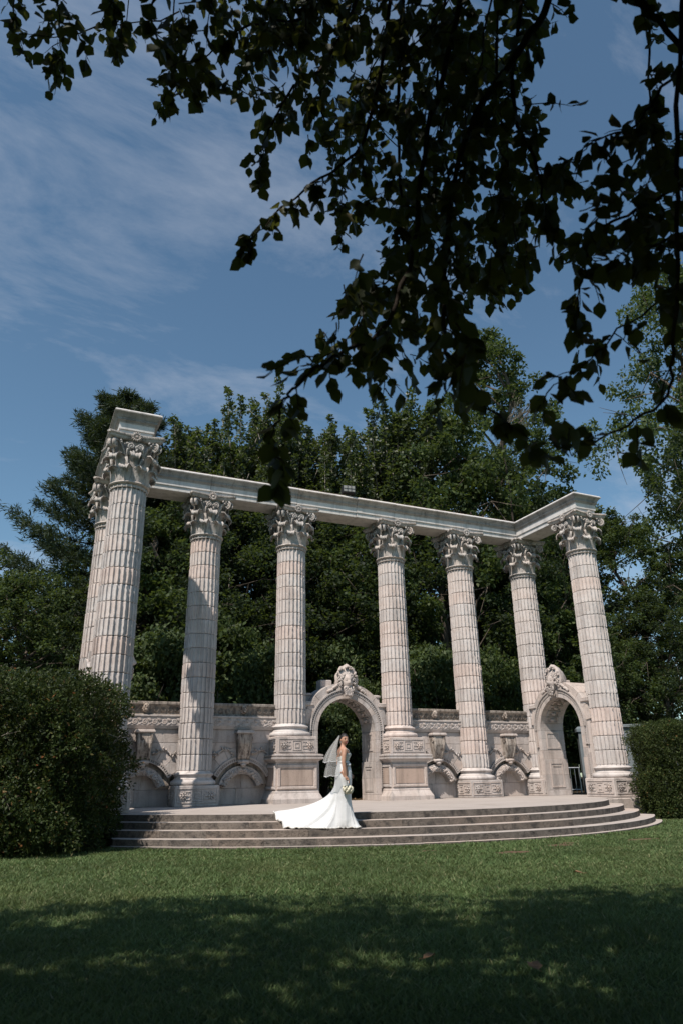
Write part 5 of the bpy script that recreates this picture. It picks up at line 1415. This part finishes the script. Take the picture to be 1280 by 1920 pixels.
body.tube(RS, [0.045, 0.048, 0.041, 0.036, 0.034, 0.031, 0.023], 12)
LS = [(-0.012, 0.135, 1.352), (-0.015, 0.165, 1.335), (-0.03, 0.19, 1.22), (-0.04, 0.20, 1.10), (0.03, 0.19, 1.00), (0.10, 0.15, 0.94)]
body.tube(LS, [0.045, 0.047, 0.04, 0.035, 0.03, 0.023], 12)
# right hand round the bouquet handle
body.tube([(-0.015, -0.19, 0.905), (-0.008, -0.19, 0.865), (0.002, -0.188, 0.825)], [0.022, 0.032, 0.029], 10, (0.62, 1.15))
for i, (dy, L) in enumerate(((-0.030, 0.066), (-0.010, 0.074), (0.010, 0.070), (0.028, 0.056))):
    body.tube([(0.006, -0.188 + dy, 0.832), (0.026, -0.188 + dy, 0.815), (0.040, -0.188 + dy, 0.795 - L * 0.2), (0.030, -0.188 + dy * 0.9, 0.785 - L * 0.35)], [0.0095, 0.009, 0.0085, 0.007], 7)
body.tube([(0.0, -0.216, 0.872), (0.022, -0.218, 0.846), (0.040, -0.208, 0.826)], [0.011, 0.010, 0.008], 7)
# left hand, relaxed
body.tube([(0.10, 0.15, 0.94), (0.14, 0.125, 0.915), (0.17, 0.105, 0.895)], [0.022, 0.030, 0.027], 10, (1.1, 0.6))
for i, L in enumerate((0.06, 0.072, 0.068, 0.052)):
    dz = 0.024 - 0.016 * i; body.tube([(0.172, 0.103, 0.897 + dz), (0.20, 0.085, 0.885 + dz), (0.21, 0.06, 0.872 + dz)], [0.0095, 0.0085, 0.007], 7)
body.tube([(0.13, 0.13, 0.94), (0.155, 0.12, 0.955), (0.178, 0.105, 0.95)], [0.011, 0.010, 0.008], 7)
# head turned towards the camera
HY = radians(-74); HC = np.array([0.022, -0.012, 1.530]); ch_, sh_ = cos(HY), sin(HY)
def hl(p): return (HC[0] + ch_ * p[0] - sh_ * p[1], HC[1] + sh_ * p[0] + ch_ * p[1], HC[2] + p[2])
def head_grid(scale=1.0, n=32, m_=26, feat=True):
    vs_ = []; fs = []
    for j in range(m_ + 1):
        ph = -pi / 2 + pi * j / m_
        for i in range(n):
            a = 2 * pi * i / n; x = cos(ph) * cos(a); y = cos(ph) * sin(a); z = sin(ph)
            px_ = x * 0.088; py_ = y * (0.070 - 0.014 * max(0, -z)); pz_ = z * 0.108
            if x < 0: px_ *= 1.08; pz_ += 0.006
            if z < 0 and x > 0: px_ *= 1 - 0.10 * (-z)
            if feat and x > 0.2:
                u = py_ / 0.07; w = z
                px_ += 0.017 * math.exp(-(u / 0.15) ** 2) * max(0, 1 - abs((w + 0.18) / 0.30))
                px_ -= 0.010 * (math.exp(-((u - 0.45) / 0.2) ** 2) + math.exp(-((u + 0.45) / 0.2) ** 2)) * math.exp(-((w - 0.06) / 0.14) ** 2)
                px_ += 0.007 * math.exp(-((w + 0.88) / 0.16) ** 2) * math.exp(-(u / 0.4) ** 2)
                px_ += 0.004 * (math.exp(-((abs(u) - 0.6) / 0.25) ** 2)) * math.exp(-((w + 0.25) / 0.2) ** 2)
            vs_.append(hl((px_ * scale, py_ * scale, pz_ * scale)))
    for j in range(m_):
        for i in range(n): fs.append((j * n + i, j * n + (i + 1) % n, (j + 1) * n + (i + 1) % n, (j + 1) * n + i))
    return vs_, fs
body.add(*head_grid())
for sg in (-1, 1): body.ball(hl((-0.005, sg * 0.071, -0.008)), (0.014, 0.014, 0.026), 8, 6)
person = build(body, 'person', 'skin', loc=tuple(FOOT), rz=BRZ)
tag(person, 'bride in white gown and veil standing on the steps, looking over her shoulder', 'person')
rm = person.modifiers.new('remesh', 'REMESH'); rm.mode = 'VOXEL'; rm.voxel_size = 0.006; rm.use_smooth_shade = True
smm = person.modifiers.new('smooth', 'SMOOTH'); smm.iterations = 3; smm.factor = 0.5
# face details
q = MB()
for sg in (-1, 1): q.ball(hl((0.073, sg * 0.030, 0.004)), (0.008, 0.012, 0.006), 8, 5)
build(q, 'eyes', 'eye_dark', person, True)
q = MB()
for sg in (-1, 1): q.tube([hl((0.080, sg * 0.014, 0.026)), hl((0.080, sg * 0.032, 0.031)), hl((0.068, sg * 0.050, 0.024))], [0.0035, 0.004, 0.002], 5)
build(q, 'eyebrows', 'hair_dark', person)
q = MB(); q.tube([hl((0.070, -0.028, -0.047)), hl((0.083, -0.012, -0.054)), hl((0.085, 0, -0.056)), hl((0.083, 0.012, -0.054)), hl((0.070, 0.028, -0.047))], [0.002, 0.0042, 0.0045, 0.0042, 0.002], 6); q.tube([hl((0.070, -0.028, -0.046)), hl((0.086, -0.010, -0.0445)), hl((0.086, 0.010, -0.0445)), hl((0.070, 0.028, -0.046))], [0.0015, 0.003, 0.003, 0.0015], 6)
build(q, 'lips', 'lips', person, True)
q = MB(); q.tube([hl((0.073, -0.020, -0.0485)), hl((0.0865, 0, -0.0505)), hl((0.073, 0.020, -0.0485))], [0.002, 0.0042, 0.002], 6); build(q, 'teeth', 'teeth', person, True)
# hair: cap over crown and back, low bun
vs_, fs = head_grid(1.075, 72, 60, feat=False); q = MB()
keep = []
for f in fs:
    c_ = np.mean([vs_[i] for i in f], axis=0) - HC; lx = ch_ * c_[0] + sh_ * c_[1]; ly = -sh_ * c_[0] + ch_ * c_[1]; lz = c_[2]
    if lz > 0.062 + 0.0 * lx - 0.25 * max(0, abs(ly) - 0.03) - (0.6 * max(0, 0.035 - lx) * 2.2): keep.append(f)
q.add(vs_, keep); q.ball(hl((-0.088, 0.0, -0.035)), (0.05, 0.055, 0.048), 12, 8); q.ball(hl((-0.06, 0, -0.03)), (0.05, 0.06, 0.06), 10, 7)
build(q, 'hair', 'hair_dark', person, True)
q = MB(); q.ball(hl((-0.002, -0.080, -0.045)), (0.006, 0.006, 0.014), 6, 5); build(q, 'earring', 'teeth', person, True)
# bodice
q = MB(); vs_ = []; fs = []; nn_ = 28
rows = [(1.105, .093, .120, 0.0), (1.13, .094, .120, 0.0), (1.16, .100, .126, 0.0), (1.19, .107, .132, 0.004), (1.225, .118, .140, 0.014), (1.255, .126, .143, 0.020), (1.275, .122, .142, 0.018)]
for ri, (z, rx, ry, cx_) in enumerate(rows):
    for k_ in range(nn_):
        a = 2 * pi * k_ / nn_; lift = (0.022 * max(0, cos(a)) * abs(sin(a * 1.0)) * 1.6 - 0.05 * max(0, -cos(a))) * (ri / 6) ** 2
        vs_.append((cx_ + rx * cos(a), ry * sin(a), z + lift))
for i in range(len(rows) - 1):
    for k_ in range(nn_): fs.append((i * nn_ + k_, i * nn_ + (k_ + 1) % nn_, (i + 1) * nn_ + (k_ + 1) % nn_, (i + 1) * nn_ + k_))
q.add(vs_, fs)
for sg in (-1, 1): q.tube([(0.105, sg * 0.085, 1.275), (0.075, sg * 0.098, 1.34), (0.01, sg * 0.10, 1.388), (-0.06, sg * 0.095, 1.345), (-0.098, sg * 0.085, 1.24)], 0.006, 5)
bd = build(q, 'bodice', 'lace', person, True)
# skirt and train, in world space first
HEM = [(0.29, -0.06), (0.25, 0.14), (0.10, 0.36), (-0.25, 0.56), (-0.60, 0.70), (-0.95, 0.80), (-1.25, 0.80), (-1.42, 0.66), (-1.40, 0.44), (-1.26, 0.22), (-1.14, 0.0), (-0.95, -0.10), (-0.72, -0.11), (-0.52, -0.15), (-0.38, -0.16), (-0.24, -0.12), (-0.05, -0.11), (0.12, -0.11), (0.24, -0.12)]
def cat(P, n):
    out = []; m_ = len(P)
    for i in range(m_):
        p0, p1, p2, p3 = (np.array(P[(i + k_) % m_]) for k_ in (-1, 0, 1, 2))
        for s_ in range(n):
            t = s_ / n; out.append(0.5 * (2 * p1 + (-p0 + p2) * t + (2 * p0 - 5 * p1 + 4 * p2 - p3) * t * t + (-p0 + 3 * p1 - 3 * p2 + p3) * t ** 3))
    return out
HEM = [(l * (0.90 if l < 0 else 1.0), d_) for l, d_ in HEM]
hem = cat(HEM, 9); nh = len(hem); ns = 64
R_ = random.Random(9); vs_ = []; fs = []
bz = [1.14, 1.06, 0.97, 0.88, 0.75, 0.60, 0.45, 0.2, 0.0]; br = [0.104, 0.124, 0.146, 0.152, 0.142, 0.130, 0.128, 0.145, 0.18]
for j in range(ns + 1):
    s_ = j / ns
    for k_, (l, dd) in enumerate(hem):
        D = hypot(l, dd); th = atan2(dd, l); long_ = min(1, max(0, (D - 0.28) / 0.7))
        zt = 1.14 * (1 - s_)
        b_ = float(np.interp(-zt, [-v_ for v_ in bz], br))
        p_ = 7.0 - 3.6 * long_ ** 0.7
        w = s_ ** p_
        rr = b_ * (1 - w) + D * w
        fold = (0.040 * sin(9 * th + 1.2 * s_) + 0.028 * sin(21 * th + 1.0 + s_)) * s_ ** 1.6
        rr *= 1 + fold + 0.05 * s_ ** 1.5 * (abs(sin(6.5 * th + 0.6)) ** 0.5 - 0.7) * (0.3 + long_)
        X = FOOT + RH * (rr * cos(th)) + FH * (rr * sin(th))
        zend = step_z(*(FOOT + RH * l + FH * dd)[:2]) - FOOT[2]
        z = zt + zend * s_ ** 2
        z += 0.016 * s_ ** 5 * (1 + sin(17 * k_ / nh * 2 * pi + 3 * s_)) * (0.4 + long_)
        X[2] = max(FOOT[2] + z, step_top(X[0], X[1]) + 0.014 + 0.008 * (1 + sin(9 * th + 13 * rr)) * s_)
        if j == ns and -0.6 < l < -0.15 and dd < -0.1: X[2] -= 0.0
        vs_.append(toloc(X))
for j in range(ns):
    for k_ in range(nh): fs.append((j * nh + k_, j * nh + (k_ + 1) % nh, (j + 1) * nh + (k_ + 1) % nh, (j + 1) * nh + k_))
q = MB(); q.add(vs_, fs); sk = build(q, 'gown_skirt', 'satin', person, True)
q = MB()   # lace hem trim
q.tube([np.array(vs_[ns * nh + k_]) + np.array([0, 0, 0.004]) for k_ in range(nh)] + [np.array(vs_[ns * nh]) + np.array([0, 0, 0.004])], [0.012 + 0.005 * sin(k_ * 1.7) for k_ in range(nh + 1)], 5)
build(q, 'hem_trim', 'lace', sk, True)
q = MB()   # waist sash with a bow at the back side
q.tube([(0.098 * cos(2 * pi * k_ / 24), 0.124 * sin(2 * pi * k_ / 24), 1.125) for k_ in range(25)], 0.017, 6, (0.6, 1.4))
q.ball((0.095, -0.05, 1.09), (0.03, 0.05, 0.035), 8, 6); q.ball((0.06, -0.11, 1.08), (0.045, 0.03, 0.03), 8, 6)
build(q, 'sash', 'satin', person, True)
# veil, two tiers
vl = None
for (L, wmax, back) in ((0.68, 0.21, 0.27), (0.43, 0.23, 0.30)):
    vs_ = []; fs = []; nu, nv = 28, 20
    for j in range(nv + 1):
        v_ = j / nv
        for i in range(nu + 1):
            u = -1 + 2 * i / nu
            hw = 0.03 + wmax * v_ ** 0.75; x = -0.075 - back * (1 - (1 - v_) ** 1.5) + 0.20 * v_ * u * u + 0.016 * v_ * sin(15 * u + 3 * v_)
            vs_.append((x - 0.012 * (L > 0.6), -0.03 + u * hw * 0.85 + 0.01 * v_ * sin(11 * u), 1.612 - 0.02 * abs(u) - L * v_ - 0.05 * v_ * (1 - u * u) + 0.012 * sin(9 * u) * v_))
    for j in range(nv):
        for i in range(nu): a = j * (nu + 1) + i; fs.append((a, a + 1, a + nu + 2, a + nu + 1))
    q = MB(); q.add(vs_, fs); o = build(q, 'veil', 'veil_net', person, True)
    q = MB(); q.tube([vs_[nv * (nu + 1) + i] for i in range(nu + 1)], 0.004, 5); build(q, 'veil_edge', 'satin', o)
# bouquet held in her right hand
bq = tag(empty('bouquet', tuple(tow((0.018, -0.195, 0.60))), BRZ), 'bouquet of cream white roses held down in the hand of the bride', 'bouquet')
bq.scale = (0.72, 0.72, 0.80); bq.location = tuple(tow((0.020, -0.200, 0.605)))
q = MB(); q.tube([(0.0, 0, 0.265), (0.0, 0, 0.21), (0.0, 0, 0.13)], [0.015, 0.014, 0.018], 10); build(q, 'handle', 'satin', bq, True)
R_ = random.Random(4)
rq = MB(); rq.ball((0, 0, 0), 0.034, 10, 7)
for k_ in range(9):
    a = 2 * pi * k_ / 9 * 1.0; b_ = (k_ % 3) * 0.3
    rq.tube([(0.024 * cos(a), 0.024 * sin(a), -0.02), (0.036 * cos(a), 0.036 * sin(a), 0.006), (0.030 * cos(a + 0.5), 0.030 * sin(a + 0.5), 0.028)], [0.010, 0.013, 0.006], 5)
rmesh = rq.mesh('rose', 'rose_white', True)
for k_ in range(24):
    t = (k_ + 0.5) / 24; ph = math.acos(1 - 1.35 * t); a = k_ * 2.399
    p_ = (0.105 * sin(ph) * cos(a), 0.105 * sin(ph) * sin(a), 0.085 - 0.085 * cos(ph))
    o = obj('rose', rmesh, bq, p_); o.rotation_euler = (pi - ph * sin(a) * 0.7, ph * cos(a) * 0.7, a)
for k_ in range(9):
    a = 2 * pi * k_ / 9; q = MB()
    q.add([(0.03, 0, 0.135), (0.075, 0.025, 0.150), (0.125, 0, 0.125), (0.075, -0.025, 0.150), (0.075, 0, 0.142)], [(0, 1, 4), (1, 2, 4), (2, 3, 4), (3, 0, 4)])
    build(q, 'green_leaf', 'rose_leaf', bq, rz=a)
